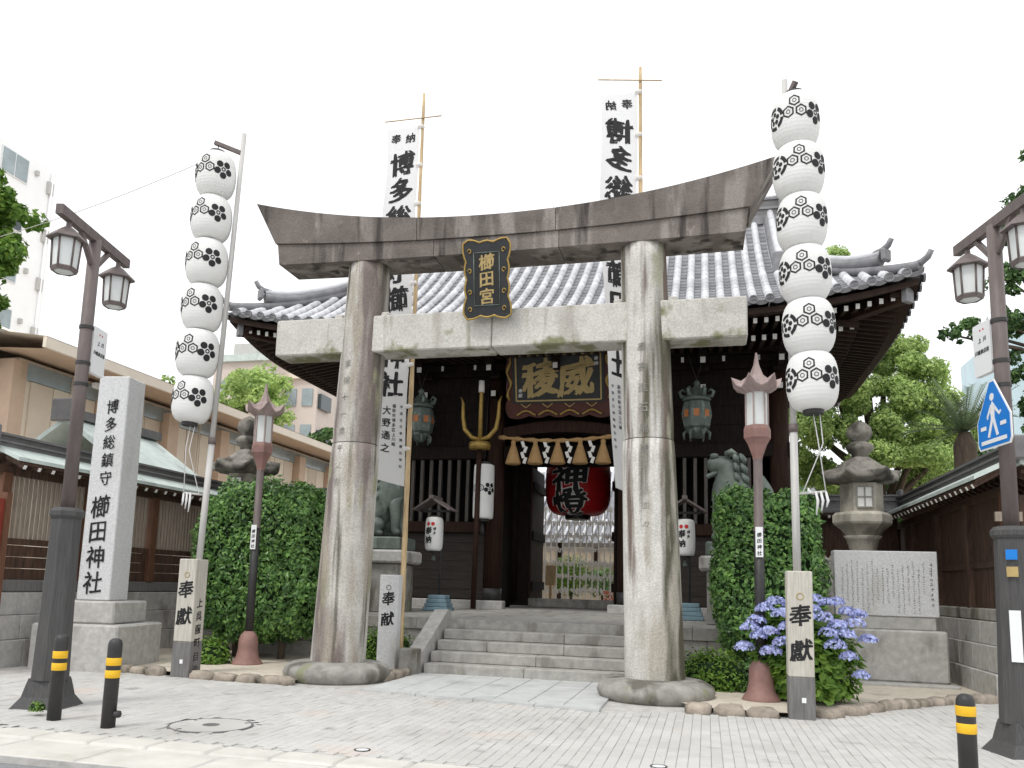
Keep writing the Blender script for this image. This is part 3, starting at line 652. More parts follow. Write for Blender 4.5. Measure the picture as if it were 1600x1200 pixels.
for s in (-1, 1):                                # gable walls and barge boards
    x = GX+s*(GR-.12); P = [(b, 7.1+prof(4.8-abs(b))-.04) for b in [-2.7+5.4*i/20 for i in range(21)]]+[(2.7, 8.6), (-2.7, 8.6)]
    MB().prism([(p[0], p[1]) for p in P], -.03, .03, (V((x, 21, 0)), V((0, 1, 0)), V((0, 0, 1)), V((1, 0, 0)))).build('gable_wall', WOOD2, gate)
    for sy in (-1, 1):
        pts = [V((GX+s*(GR+.02), 21+sy*(4.8-d), 7.1+prof(d)+.16)) for d in [1.9+2.85*i/10 for i in range(11)]]
        MB().tube(pts, [.17]*11, 8).build('descending_ridge', TILED, gate)
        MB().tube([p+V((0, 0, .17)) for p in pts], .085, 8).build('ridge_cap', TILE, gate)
        c = V((GX+s*(GR+.02), 21+sy*(4.8-1.82), 7.1+prof(1.85)+.3)); MB().box(c, (.36, .14, .5), bev=.06).build('ogre_tile', TILED, gate)
        # corner ridges with a raised tip
        cp_ = []
        for i in range(13):
            d = .02+2.25*i/12; cp_.append(V((GX+s*(HW-d), 21+sy*(4.8-d), roofz(HW-d, d)+.12)))
        MB().tube(cp_, [.10]*13, 8).build('corner_ridge', TILED, gate)
        up2 = [p+V((0, 0, .12)) for p in cp_[3:]]
        for q, p in enumerate(up2): p.z += .1*max(0, (3-q)/3)**1.5
        MB().tube(up2, [.12]*len(up2), 8).build('corner_ridge_tier', TILED, gate)
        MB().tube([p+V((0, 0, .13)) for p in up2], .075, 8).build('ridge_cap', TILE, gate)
        e = V((s, sy, 0)).normalized(); c = up2[0]+e*.1+V((0, 0, .06)); MB().box(c, (.24, .1, .26), Matrix.Rotation(R(-45*s*sy), 3, 'Z'), bev=.04).build('ogre_tile', TILED, gate)
        for b0, sc in ((up2[0]+V((0, 0, .15)), .62), (cp_[0]+V((0, 0, .03)), .6)):
            MB().tube([b0-e*.25*sc, b0+e*.05*sc+V((0, 0, .03)), b0+e*.25*sc+V((0, 0, .15*sc)), b0+e*.38*sc+V((0, 0, .34*sc))], [.07, .065, .06, .05], 8).build('upturned_tip_tile', TILED, gate)
zr = 7.1+prof(4.8)
for k, (w, z0, z1) in enumerate(((.5, -.15, .08), (.4, .085, .25), (.46, .255, .32), (.38, .325, .5), (.44, .505, .56))): MB().bb(GX-GR-.25, GX+GR+.25, 21-w/2, 21+w/2, zr+z0, zr+z1).build('main_ridge_tier', TILED if k % 2 == 0 else RIDGEM, gate)
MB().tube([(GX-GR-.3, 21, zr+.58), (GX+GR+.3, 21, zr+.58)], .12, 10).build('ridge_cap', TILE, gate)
for s in (-1, 1): MB().box((GX+s*(GR+.3), 21, zr+.3), (.16, .7, 1.0), bev=.08).build('ogre_tile', TILED, gate)
# inner plaque
tl = R(14); pc = V((GX+.02, 18.5, 6.32)); PA, PB, PN = V((1, 0, 0)), V((0, -math.sin(tl), math.cos(tl))), V((0, -math.cos(tl), -math.sin(tl))); ax = (pc, PA, PB, PN)
ip = thing('gate_plaque', 'large red-brown plaque with gilt lettering 稜威 under the gate eaves', 'plaque', pc)
MB().prism(wavy(1.2, .86, .06, 5, 4), -.08, -.01, ax).build('carved_frame', PLQR, ip)
MB().prism([(-1.08, -.58), (1.08, -.58), (1.08, .6), (-1.08, .6)], -.01, .02, ax).build('plaque_board', PLQ, ip)
for a, b in (((-1.0, -.52), (1.0, -.52)), ((1.0, -.52), (1.0, .54)), ((1.0, .54), (-1.0, .54)), ((-1.0, .54), (-1.0, -.52))): MB().bar(pc+PA*a[0]+PB*a[1]+PN*.03, pc+PA*b[0]+PB*b[1]+PN*.03, .035, .02, up=PN).build('gilt_border', GOLDP, ip)
mb = MB(); write(mb, '稜', pc-PA*.42+PN*.024, PA, PB, PN, .88, 1, .035); write(mb, '威', pc+PA*.42+PN*.024, PA, PB, PN, .88, 1, .035); mb.build('gilt_lettering', GOLDP, ip)
write(MB(), '奉納', pc+PA*.9+PB*.42+PN*.024, PA, PB, PN, .1, .11, .01).build('side_lettering', SIGNW, ip)
write(MB(), '奉献', pc-PA*.9-PB*.28+PN*.024, PA, PB, PN, .1, .11, .01).build('side_lettering', SIGNW, ip)
for k in range(4):
    x = -.78+k*.52; mb = MB(); mb.tube([pc+PA*(x+.26*math.sin(q*.35)*.9)+PB*(-.80+.05*math.cos(q*.9))+PN*.03 for q in range(-4, 5)], .025, 6); mb.build('gilt_scroll', GOLD, ip)
    mb = MB(); mb.tube([pc+PA*(x+.12*q/3)+PB*(-.68+.03*abs(q))+PN*.01 for q in range(-3, 4)], .014, 5); mb.build('gilt_scroll', GOLDP, ip)
for sx in (-1, 1):
    mb = MB(); mb.tube([pc+PA*(sx*(1.17+.05*math.sin(q*1.3)))+PB*(-.5+q*.11)+PN*.02 for q in range(11)], [.03+.012*math.sin(q*2) for q in range(11)], 6); mb.build('gilt_dragon', GOLD, ip)
mb = MB(); mb.tube([pc+PA*(-1.1+q*.11)+PB*(.78+.025*math.sin(q*1.5))+PN*.02 for q in range(21)], .05, 6); mb.build('gilt_crest', GOLD, ip)

# ================================================================ things hung in and standing before the gate
# straw rope with tassels and paper streamers
rope = thing('straw_rope', 'thick straw rope with five tassels and white paper streamers across the passage', 'sacred rope', (GX, 18.75, 4.95))
pts = [(GX-1.42+2.84*i/24, 18.75, 4.98-.10*math.sin(math.pi*i/24)) for i in range(25)]
MB().tube(pts, [.045+.018*math.sin(i*2.1) for i in range(25)], 8).build('rope', STRAW, rope)
for k in range(5):
    x = GX-1.06+k*.53; z = 4.9
    MB().lathe([(.035, 0), (.06, -.04), (.05, -.1), (.10, -.25), (.175, -.5), (.19, -.56), (.15, -.58)], (x, 18.74, z), 12).build('tassel', STRAW, rope)
    if k < 4:
        mb = MB(); xx = x+.265
        for q in range(4): mb.box((xx+(.03 if q % 2 else -.03), 18.73-.01*q, z-.1-q*.13), (.075, .004, .15), Matrix.Rotation(R(18 if q % 2 else -18), 3, 'Y'))
        mb.build('paper_streamer', WHITEP, rope)
# lantern bodies
def lantern_prof(Rm, H, p=2.6, ribs=12, r_end=.45, amp=.010):
    P = []
    n = ribs*4
    for i in range(n+1):
        t = -1+2*i/n; r = Rm*(r_end+(1-r_end)*(1-abs(t)**p)**(1/p)); P.append((r-amp*Rm*3*(.5-.5*math.cos(2*math.pi*ribs*i/n))*.5, t*H/2))
    return P
def prof_r(P, z):
    for (r0_, z0), (r1_, z1) in zip(P, P[1:]):
        if z0 <= z <= z1: return r0_+(r1_-r0_)*(z-z0)/max(1e-6, z1-z0)
    return P[-1][0]
def wrap(c, P, ang, s=1):
    def fn(a, b, o):
        rm = max(r for r, z in P); r = prof_r(P, b)+.004+o; th = ang+s*a/rm
        return V((c[0]+r*math.sin(th), c[1]-r*math.cos(th), c[2]+b))
    return fn
def subdiv(mb, cuts):
    me = bpy.data.meshes.new('s'); me.from_pydata(mb.v, [], mb.f); b = bmesh.new(); b.from_mesh(me)
    bmesh.ops.triangulate(b, faces=b.faces[:]); 
    for _ in range(cuts): 
        L = [e for e in b.edges if e.calc_length() > .07]
        if L: bmesh.ops.subdivide_edges(b, edges=L, cuts=1)
        bmesh.ops.triangulate(b, faces=b.faces[:])
    o = MB(); o.v = [tuple(v.co) for v in b.verts]; b.verts.index_update(); o.f = [tuple(v.index for v in f.verts) for f in b.faces]; o.mi = [0]*len(o.f); o.sm = [False]*len(o.f); b.free(); bpy.data.meshes.remove(me); return o
def mapped(flat, fn, o=0):
    r = MB(); r.v = [tuple(fn(x, y, z+o)) for x, y, z in flat.v]; r.f = flat.f; r.mi = flat.mi; r.sm = flat.sm; return r
# big red lantern
RC = (GX, 22.0, 4.28); RP = lantern_prof(.88, 1.75, 3.2, 16, .35, .006)
rl = thing('red_lantern', 'huge red paper lantern painted with black 神燈 hanging in the passage', 'lantern', (GX, 22, 3.4))
MB().lathe(RP, RC, 40).build('paper_body', RED, rl)
MB().lathe([(.33, -.98), (.36, -.86), (.33, -.80)], RC, 24, smooth=False).build('base_ring', BLACK, rl); MB().lathe([(.33, .8), (.36, .9), (.33, 1.0)], RC, 24, smooth=False).build('top_ring', BLACK, rl)
MB().tube([(GX, 22, 5.2), (GX, 22, 7.0)], .025, 6).build('hanging_rod', IRON, rl)
for k, (M, bd, o) in enumerate(((WHITEP, .062, 0), (INK, .028, .006))):
    fl = MB(); write(fl, '神燈', (-.12, .06, 0), (1, 0, 0), (0, 1, 0), (0, 0, 1), .76, .66, bd, sx=1.4); fl = subdiv(fl, 4)
    mapped(fl, wrap(RC, RP, -.02), o).build('lettering_outline' if k == 0 else 'lettering', M, rl)
# crest painted on round and long lanterns (flat x,y)
def crest(wreath=True):
    fl = MB()
    def ring(cx, cy, r0_, r1_, a0=0, a1=2*math.pi, n=18, z=0):
        vs = []
        for i in range(n+1):
            a = a0+(a1-a0)*i/n; vs += [(cx+r0_*math.cos(a), cy+r0_*math.sin(a), z), (cx+r1_*math.cos(a), cy+r1_*math.sin(a), z)]
        fl.add(vs, [(2*i, 2*i+1, 2*i+3, 2*i+2) for i in range(n)])
    def dot(cx, cy, r, n=10, z=0): fl.add([(cx, cy, z)]+[(cx+r*math.cos(6.2832*k/n), cy+r*math.sin(6.2832*k/n), z) for k in range(n)], [(0, 1+k, 1+(k+1) % n) for k in range(n)])
    for hx, hy in ((0, .075), (-.056, -.02), (.056, -.02)):       # three hexagons
        ring(hx, hy, .040, .055, R(30), R(390), 6); ring(hx, hy, .014, .02, 0, 6.2832, 8)
    for cx in ((-.20,) if wreath else ()):                        # wheel wreath
        for k in range(5): ring(cx, -.03, .070, .100, k*1.2566+.12, k*1.2566+1.13, 5)
        for k in range(5): dot(cx+.038*math.cos(k*1.2566+.3), -.03+.038*math.sin(k*1.2566+.3), .02)
    for k in range(5):                                            # plum flower
        a = k*1.2566+.94; dot(.20+.066*math.cos(a), -.03+.066*math.sin(a), .036)
    ring(.20, -.03, .012, .024, 0, 6.2832, 8)
    return fl
CR = crest()
LP = lantern_prof(.32, .74, 2.45, 15, .40, .0045)
def round_lantern(name, label, group, c, ang):
    t = thing(name, label, 'lantern', c, group)
    MB().lathe(LP, c, 32).build('paper_body', PAPER, t)
    MB().lathe([(.125, -.42), (.13, -.365), (.12, -.355)], c, 20, smooth=False).build('bottom_ring', IRON, t)
    MB().lathe([(.12, .36), (.13, .365), (.125, .42)], c, 20, smooth=False).build('top_ring', IRON, t)
    mapped(CR, lambda a, b, o: wrap(c, LP, ang)(a*1.5, b*1.55+.045, o)).build('crest', INK, t)
    t.rotation_euler = (R(random.uniform(-2.2, 2.2)), R(random.uniform(-2.2, 2.2)), R(random.uniform(-7, 7))); t.scale = (random.uniform(.97, 1.03),)*2+(random.uniform(.97, 1.02),)
    return t
ORD = ['topmost', 'second from the top', 'third from the top', 'fourth from the top', 'fifth from the top', 'lowest']
def lantern_pole(name, label, x, y, xt, zt, lants, ang, side, armdir):
    t = thing(name, label, 'pole', (x, y, 1.6)); zl = [l[2] for l in lants]
    MB().tube([(x, y, 1.5), (x+(xt-x)*.3, y, 3.6)], [.05, .05], 10).build('lower_tube', POLE, t)
    MB().tube([(x+(xt-x)*.29, y, 3.45), (xt, y, zt)], [.042, .038], 10).build('upper_tube', POLE, t)
    MB().lathe([(.058, -.05), (.058, .05)], (x+(xt-x)*.3, y, 3.6), 10).build('joint_collar', BRNM, t)
    top = V((xt, y, zt-.35)); e = V((lants[0][0], lants[0][1], lants[0][2]+.56)); d = (e-top)
    MB().bar(top, e+d*.15, .06, .06).build('arm', BRNM, t)
    MB().tube([e, (lants[0][0], lants[0][1], lants[0][2]+.38)], .008, 5).build('hook', IRON, t)
    a = V((x+(xt-x)*.15, y, 2.75)); b = a+V((side*.36, -.05, .03)); MB().tube([a, b], .016, 6).build('cleat_arm', POLE, t)
    l6 = lants[-1]; MB().tube([(l6[0], l6[1], l6[2]-.4), (l6[0]+side*.05, l6[1], l6[2]-.75), b], .007, 5).build('halyard', CLOTH, t)
    MB().tube([(l6[0]+.08, l6[1], l6[2]-.4), (l6[0]+.06+side*.05, l6[1], l6[2]-.8), a+V((side*.08, -.06, 0))], .007, 5).build('halyard', CLOTH, t)
    for q in range(3): MB().tube([b+V((-side*.06*q, 0, 0)), b+V((-side*.06*q+.02, -.03, -.12)), b+V((-side*.06*q, -.02, -.2-.05*q))], [.014, .018, .008], 5).build('rope_end', CLOTH, t)
    return t
Ll = [(-7.74-.016*k, 11.15, 7.98-.748*k) for k in range(6)]
Rl = [(1.19+.026*k, 10.9, 7.74-.712*k) for k in range(6)]
lantern_pole('lantern_pole', 'tall grey pole carrying six white lanterns, beside the stone pillar monument', -7.57, 11.28, -7.36, 8.75, Ll, 0, -1, -1)
lantern_pole('lantern_pole', 'tall grey pole carrying six white lanterns, beside the hydrangea', 1.10, 11.02, 1.08, 8.45, Rl, 0, 1, 1)
for k in range(6):
    round_lantern('round_lantern', 'round white crested lantern, %s on the pole beside the stone pillar' % ORD[k], 'round lanterns strung on the two poles', Ll[k], .0)
    round_lantern('round_lantern', 'round white crested lantern, %s on the pole beside the hydrangea' % ORD[k], 'round lanterns strung on the two poles', Rl[k], -.14)
# long white lantern at the gate pillar
c = (-5.07, 18.62, 3.66); P2 = lantern_prof(.245, 1.28, 6, 20, .8, .006)
t = thing('long_lantern', 'long white cylindrical crested lantern hanging at the gate pillar', 'lantern', (c[0], c[1], 3.0))
MB().lathe(P2, c, 28).build('paper_body', PAPER, t)
MB().lathe([(.15, -.70), (.16, -.63)], c, 16, smooth=False).build('bottom_ring', IRON, t); MB().lathe([(.16, .63), (.15, .70)], c, 16, smooth=False).build('top_ring', IRON, t)
mapped(crest(False), lambda a, b, o: wrap(c, P2, -.35)(a*1.5, b*1.5+.1, o)).build('crest', INK, t)
MB().tube([(c[0], c[1], 4.3), (c[0], c[1]+.2, 6.3)], .008, 5).build('cord', IRON, t)
MB().lathe([(.02, 0), (.05, -.2), (.06, -.3)], (c[0], c[1], 2.96), 8).build('tassel', IRON, t)
# small roofed lanterns on blue stands
for x, sd_, lab in ((-5.80, -1, 'small roofed white lantern on a blue stepped stand beside the long lantern'), (-.42, 1, 'small roofed white lantern on a blue stepped stand near the right hedge')):
    y = 17.3; t = thing('lantern_stand', lab, 'lantern', (x, y, .91), 'roofed lanterns on blue stands')
    bx = x+.16 if sd_ < 0 else x+.08
    for k in range(4): MB().box((bx, y, .955+k*.085), (.56-k*.055, .5-k*.05, .082), bev=.012).build('base_tier', BLUEP, t)
    MB().tube([(bx, y, 1.2), (bx, y, 3.2)], .025, 8).build('post', IRON, t)
    for s in (-1, 1): MB().box((x+s*.20, y, 3.22), (.52, .62, .035), Matrix.Rotation(R(32)*s, 3, 'Y')).build('roof_board', BRNM, t)
    MB().bb(x-.05, x+.05, y-.33, y+.33, 3.33, 3.4).build('roof_ridge', BRNM, t); MB().bb(x-.32, x+.32, y-.03, y+.03, 3.05, 3.1).build('cross_piece', IRON, t)
    c = (x, y-.02, 2.57); P3 = lantern_prof(.20, .74, 4, 12, .6, .006)
    MB().lathe(P3, c, 24).build('paper_body', PAPER, t)
    MB().lathe([(.10, .37), (.1, .41)], c, 12).build('cap', IRON, t); MB().lathe([(.1, -.41), (.1, -.365)], c, 12).build('bottom_ring', IRON, t)
    fn = wrap(c, P3, -.1)
    write(MB(), '奉納', (0, 0, 0), (1, 0, 0), (0, 0, 1), (0, -1, 0), .17, .19, .03, fn=lambda a, b, o: fn(a-.05, b+.06, o)).build('lettering', INK, t)
    write(MB(), '博多', (0, 0, 0), (1, 0, 0), (0, 0, 1), (0, -1, 0), .07, .09, .02, fn=lambda a, b, o: fn(a+.09, b+.1, o)).build('small_lettering', INK, t)
    for q in (-.06, .05):
        fl = MB(); fl.add([(q, .21, 0)]+[(q+.042*math.cos(k*.785), .21+.042*math.sin(k*.785), 0) for k in range(8)], [(0, 1+k, 1+(k+1) % 8) for k in range(8)]); mapped(fl, fn).build('red_mark', REDINK, t)
    MB().lathe([(.01, 0), (.05, -.12), (.06, -.16)], (x, y, 2.15), 8).build('tassel', BRONZE, t)
# bronze hanging lanterns
for x, lab in ((-6.66, 'verdigris bronze hanging lantern under the eaves beside the golden trident'), (-.19, 'verdigris bronze hanging lantern under the eaves beside the pale torii column')):
    y = 19-.55; z = 5.36; t = thing('bronze_lantern', lab, 'lantern', (x, y, 4.8), 'bronze hanging lanterns')
    MB().lathe([(.22, -.34), (.30, -.28), (.335, -.1), (.335, .1), (.30, .26), (.22, .31)], (x, y, z), 8, smooth=False, rot=R(22.5)).build('fire_box', BRONZE, t)
    for k in range(8):
        a = k*math.pi/4+R(22.5); MB().tube([(x+.235*math.cos(a), y+.235*math.sin(a), z-.33), (x+.345*math.cos(a), y+.345*math.sin(a), z), (x+.235*math.cos(a), y+.235*math.sin(a), z+.3)], .014, 5).build('rib', BRONZE, t)
        a += math.pi/8; MB().box((x+.312*math.cos(a), y+.312*math.sin(a), z), (.012, .12, .16), Matrix.Rotation(a, 3, 'Z')).build('amber_panel', AMBER, t)
    MB().lathe([(.28, .30), (.32, .34), (.2, .42), (.17, .52), (.09, .62), (.05, .66), (.08, .72), (.02, .8)], (x, y, z), 16).build('cap', BRONZE, t)
    for k in range(6):
        a = k*math.pi/3; e = V((math.cos(a), math.sin(a), 0)); o = V((x, y, z))
        MB().tube([o+e*.2+V((0, 0, .4)), o+e*.33+V((0, 0, .42)), o+e*.37+V((0, 0, .52)), o+e*.30+V((0, 0, .58)), o+e*.25+V((0, 0, .52))], [.04, .045, .04, .03, .02], 6).build('scroll', BRONZE, t)
        MB().tube([o+e*.2+V((0, 0, -.34)), o+e*.28+V((0, 0, -.42)), o+e*.27+V((0, 0, -.56))], [.04, .035, .02], 6).build('foot', BRONZE, t)
    MB().lathe([(.1, -.52), (.22, -.38), (.24, -.33)], (x, y, z), 12).build('base_plate', BRONZE, t)
    for s in (-1, 1): MB().tube([(x, y, z+.8), (x+s*.22, y, z+1.5)], .008, 5).build('chain', IRON, t)
# trident on a pole
t = thing('golden_trident', 'golden three-pronged trident on a red-brown pole leaning at the gate pillar', 'trident', (-5.18, 18.4, .94))
MB().tube([(-5.16, 18.35, .95), (-5.14, 18.4, 4.7)], .065, 8).build('pole', WOOD2, t); MB().lathe([(.10, -.10), (.24, -.08), (.26, 0), (.24, .08), (.10, .1)], (-5.14, 18.4, 4.72), 18).build('collar', GOLD, t)
tx, tz = -5.14, 4.8
MB().tube([(tx, 18.4, tz), (tx, 18.4, tz+.9), (tx, 18.4, tz+1.25), (tx, 18.4, tz+1.42)], [.055, .05, .045, .02], 8).build('middle_prong', GOLD, t)
MB().tube([(tx, 18.4, tz+1.2), (tx, 18.4, tz+1.48)], [.075, .07], 8).build('white_wrap', WHITEP, t)
for s in (-1, 1): MB().tube([(tx, 18.4, tz+.06), (tx+s*.2, 18.4, tz+.12), (tx+s*.38, 18.4, tz+.32), (tx+s*.43, 18.4, tz+.6), (tx+s*.44, 18.4, tz+.95), (tx+s*.5, 18.4, tz+1.1)], [.05, .055, .055, .048, .038, .012], 8).build('side_prong', GOLD, t)
# guardian lion-dogs on pedestals
def skin(name, edges, M, parent, sub=2):
    """edges: list of chains [(pos, r)...]; shared joints are merged"""
    me = bpy.data.meshes.new(name); vs = []; es = []; idx = {}; rad = []
    off = OFF[parent.as_pointer()]
    for ch in edges:
        pr = None
        for p, r in ch:
            k = tuple(round(q, 3) for q in p)
            if k not in idx: idx[k] = len(vs); vs.append(V(p)-off); rad.append(r)
            i = idx[k]
            if pr is not None and pr != i: es.append((pr, i))
            pr = i
    me.from_pydata(vs, es, []); o = bpy.data.objects.new(name, me); COL.objects.link(o)
    o.modifiers.new('skin', 'SKIN'); bm = bmesh.new(); bm.from_mesh(me)
    if not bm.verts.layers.skin: bm.verts.layers.skin.new()
    ly = bm.verts.layers.skin.verify(); bm.verts.ensure_lookup_table()
    for i, v in enumerate(bm.verts): v[ly].radius = (rad[i], rad[i]); v[ly].use_root = (i == 0)
    bm.to_mesh(me); bm.free(); ms = o.modifiers.new('s', 'SUBSURF'); ms.levels = sub; ms.render_levels = sub
    bpy.context.view_layer.update()
    m2 = bpy.data.meshes.new_from_object(o.evaluated_get(bpy.context.evaluated_depsgraph_get())); bpy.data.objects.remove(o)
    m2.materials.clear(); m2.materials.append(M); m2.polygons.foreach_set('use_smooth', [True]*len(m2.polygons)); m2.name = name
    q = bpy.data.objects.new(name, m2); COL.objects.link(q); q.parent = parent; OFF[q.as_pointer()] = off; return q
def lion(x, y, z, s, lab):
    """seated, facing the axis; s=+1 faces +x"""
    t = thing('guardian_lion', lab, 'statue', (x, y, z), 'guardian lion statues beside the steps')
    P = lambda a, b, c: (x+s*a, y+b, z+c)
    hip = (P(-.30, 0, .36), .30); belly = (P(-.10, 0, .62), .31); chest = (P(.10, 0, .98), .33); neck = (P(.10, -.02, 1.30), .29); head = (P(.20, -.04, 1.52), .25)
    ch = [[hip, belly, chest, neck, head, (P(.40, -.06, 1.50), .17), (P(.50, -.07, 1.47), .12)]]
    for b in (-.19, .19):
        ch.append([chest, (P(.26, b, .78), .15), (P(.32, b*1.05, .42), .105), (P(.31, b*1.05, .12), .09), (P(.42, b*1.05, .07), .09)])
        ch.append([hip, (P(-.18, b*1.4, .34), .21), (P(.03, b*1.6, .24), .15), (P(-.08, b*1.6, .10), .10), (P(.10, b*1.6, .065), .09)])
    skin('body', ch, STAT, t)
    skin('tail', [[(P(-.50, 0, .35), .10), (P(-.64, 0, .62), .13), (P(-.62, 0, .95), .14), (P(-.52, 0, 1.2), .09), (P(-.5, 0, 1.32), .04)]], STAT, t)
    for r_ in range(5):
        for k in range(5):
            zz = .84+r_*.19; a = R(110+k*35); rr = .30-.02*r_; mb = MB(); mb.tube([P(.07+rr*math.cos(a), -.02+rr*math.sin(a), zz+.10), P(.05+rr*1.10*math.cos(a), -.02+rr*1.10*math.sin(a), zz), P(.02+rr*1.04*math.cos(a), -.02+rr*1.04*math.sin(a), zz-.10)], [.03, .06, .02], 6); mb.build('mane_lock', STAT, t)
    for b in (-.16, .10): mb = MB(); mb.tube([P(.14, b-.03, 1.68), P(.04, b*1.2-.03, 1.74), P(-.06, b*1.3-.03, 1.68)], [.07, .06, .02], 7); mb.build('ear', STAT, t)
    mb = MB(); mb.box(P(.40, -.07, 1.31), (.26, .2, .08), Matrix.Rotation(R(24)*s, 3, 'Y'), bev=.03); mb.build('lower_jaw', STAT, t)
    for b in (-.14, .04): mb = MB(); rock(mb, P(.36, b-.02, 1.66), .08, .05, .05); mb.build('eye_brow', STAT, t)
    return t
for x, s, lab, lp in ((-6.62, 1, 'green bronze guardian lion statue behind the white banner', 'stone pedestal with bronze cap under the lion behind the banner'), (.52, -1, 'green bronze guardian lion statue rising above the right hedge', 'stone pedestal hidden behind the right hedge, carrying a bronze lion')):
    y = 16.4; q = thing('statue_pedestal', lp, 'pedestal', (x, y, .89), 'lion statue pedestals')
    MB().bb(x-.52, x+.52, y-.5, y+.5, .88, 1.88, bev=.03).build('pedestal_shaft', GRAN_D, q)
    MB().bb(x-.66, x+.66, y-.62, y+.62, 1.885, 2.15, bev=.04).build('pedestal_cap', GRAN, q)
    MB().bb(x-.54, x+.54, y-.5, y+.5, 2.155, 2.42, bev=.03).build('bronze_plinth', STAT, q)
    lion(x, y, 2.42, s, lab)
# dedicatory banners on bamboo poles
def banner(lab, x, y, xl, xr, zt, zb, mirror, leanx, g):
    t = thing('banner', lab, 'banner', (x, y, .06), g)
    top = V((x+leanx, y, 10.72)); bot = V((x, y, .06))
    P = [bot+(top-bot)*(i/24) for i in range(25)]
    MB().tube(P, [.052-.026*i/24+(.006 if i % 2 else 0) for i in range(25)], 8).build('bamboo_pole', BAMB, t)
    zc = 10.2 if not mirror else 10.45; xm = x+leanx*zc/10.7
    MB().tube([(xm-.75, y-.04, zc+(.0 if not mirror else .1)), (xm+.38, y-.04, zc-(0 if not mirror else .06))], .012, 6).build('cross_rod', BAMB, t)
    nz, nx_ = 40, 8; vs = []
    def cl(u, v):           # u 0..1 from the pole outward, v 0..1 downward
        z = zt+(zb-zt)*v; xp = x+leanx*z/10.7-.06; sag = .04*math.sin(9*v+2*u)*u+.025*math.sin(21*v+5*u)*(.3+u)
        tp_ = (1-.42*max(0, v-.35)/.65) if mirror else 1
        return V((xp-(xr-xl)*u*tp_+.012*math.sin(14*v), y-.02+sag*.8, z+(.16*u if v > .98 else .16*u*v)))
    for i in range(nz+1):
        for j in range(nx_+1): vs.append(cl(j/nx_, i/nz))
    mb = MB(); mb.add(vs, [(i*(nx_+1)+j, i*(nx_+1)+j+1, (i+1)*(nx_+1)+j+1, (i+1)*(nx_+1)+j) for i in range(nz) for j in range(nx_)], 0, True); cloth = mb.build('cloth', CLOTH, t)
    for k in range(9):
        z = zt+(zb-zt)*(k+.02)/8.9; xp = x+leanx*z/10.7; MB().box((xp-.03, y-.02, z), (.13, .1, .07), bev=.02).build('loop', CLOTH, t)
    w = xr-xl; H = zt-zb
    def fn(cx, zt0):
        def f(a, b, o):
            a = -a if mirror else a; u = (-(cx+a))/w; v = (zt-(zt0+b))/H; p = cl(min(1, max(0, u)), min(1, max(0, v))); return p+V((0, -.004-o, 0))
        return f
    def lines(chars, cx, z, size, pitch, bold):
        fl = write(MB(), chars, (0, 0, 0), (1, 0, 0), (0, 1, 0), (0, 0, 1), size, pitch, bold); r = MB(); f = fn(cx, z); r.v = [tuple(f(p[0], p[1], p[2])) for p in fl.v]; r.f, r.mi, r.sm = fl.f, fl.mi, fl.sm; return r
    c = -w*.5
    lines('奉', c-(w*.22)*(1 if not mirror else -1), zt-.22, .20, .2, .03).build('lettering', INK, t); lines('納', c+(w*.22)*(1 if not mirror else -1), zt-.22, .20, .2, .03).build('lettering', INK, t)
    lines('博多総鎮守櫛田神社', c, zt-.74, .49, .54, .04).build('lettering', INK, t)
    lines('大野通之' if not mirror else '奉納之', c-.10*w*(1 if not mirror else -1), zt-5.55, .17, .235, .025).build('lettering', INK, t)
    lines('福岡市博多区上川端', c+.13*w*(1 if not mirror else -1), zt-5.45, .075, .088, .02).build('small_lettering', INK, t)['kind'] = 'stuff'
    lines('平成吉日奉納櫛田神社', c+.36*w*(1 if not mirror else -1), zt-5.45, .06, .12, .02).build('small_lettering', INK, t)['kind'] = 'stuff'
    return t
banner('white banner with black writing 博多総鎮守櫛田神社 in front of the left lion', -5.14, 13.72, -5.84, -5.2, 10.05, 3.18, False, -.02, 'dedication banners')
banner('white banner showing its writing mirrored, behind the pale torii column', -1.02, 13.72, -1.72, -1.08, 10.25, 3.0, True, -.07, 'dedication banners')
# dedicatory posts
def post(name, lab, x, y, w, d, h, chars, size, pitch, zt, M, foot=None, g=None, side=None, M2=None):
    t = thing(name, lab, 'post', (x, y, 0), g)
    if foot:
        MB().bb(x-w/2, x+w/2, y-d/2, y+d/2, foot, h, bev=.012).build('shaft', M, t); MB().bb(x-w/2-.002, x+w/2+.002, y-d/2-.002, y+d/2+.002, -.05, foot-.002, bev=.01).build('stained_foot', M2, t)
        MB().box((x+.02, y-d/2-.004, .23), (.05, .012, .06)).build('metal_tag', SIGNW, t)
    else: MB().bb(x-w/2, x+w/2, y-d/2, y+d/2, -.05, h, bev=.012).build('shaft', M, t)
    for k, ch in enumerate(chars): write(MB(), ch, (x, y-d/2, zt-k*pitch), (1, 0, 0), (0, 0, 1), (0, -1, 0), size, pitch, .03).build('character', INK, t)
    if side: write(MB(), side, (x+w/2, y, zt-.2), (0, 1, 0), (0, 0, 1), (1, 0, 0), .15, .2, .03).build('side_lettering', INK, t)
    MB().lathe([(.035, 0), (.05, .004), (.04, .01), (.03, .004)], (0, 0, 0), 14)
    fl = MB()
    for k in range(14): a = k*.449; fl.tube([(x+.04*math.cos(a), y-d/2-.003, zt+pitch*.55+.04*math.sin(a)), (x+.04*math.cos(a+.449), y-d/2-.003, zt+pitch*.55+.04*math.sin(a+.449))], .006, 4, cap=False)
    fl.build('crest_ring', GOLDP if foot else INKS, t); return t
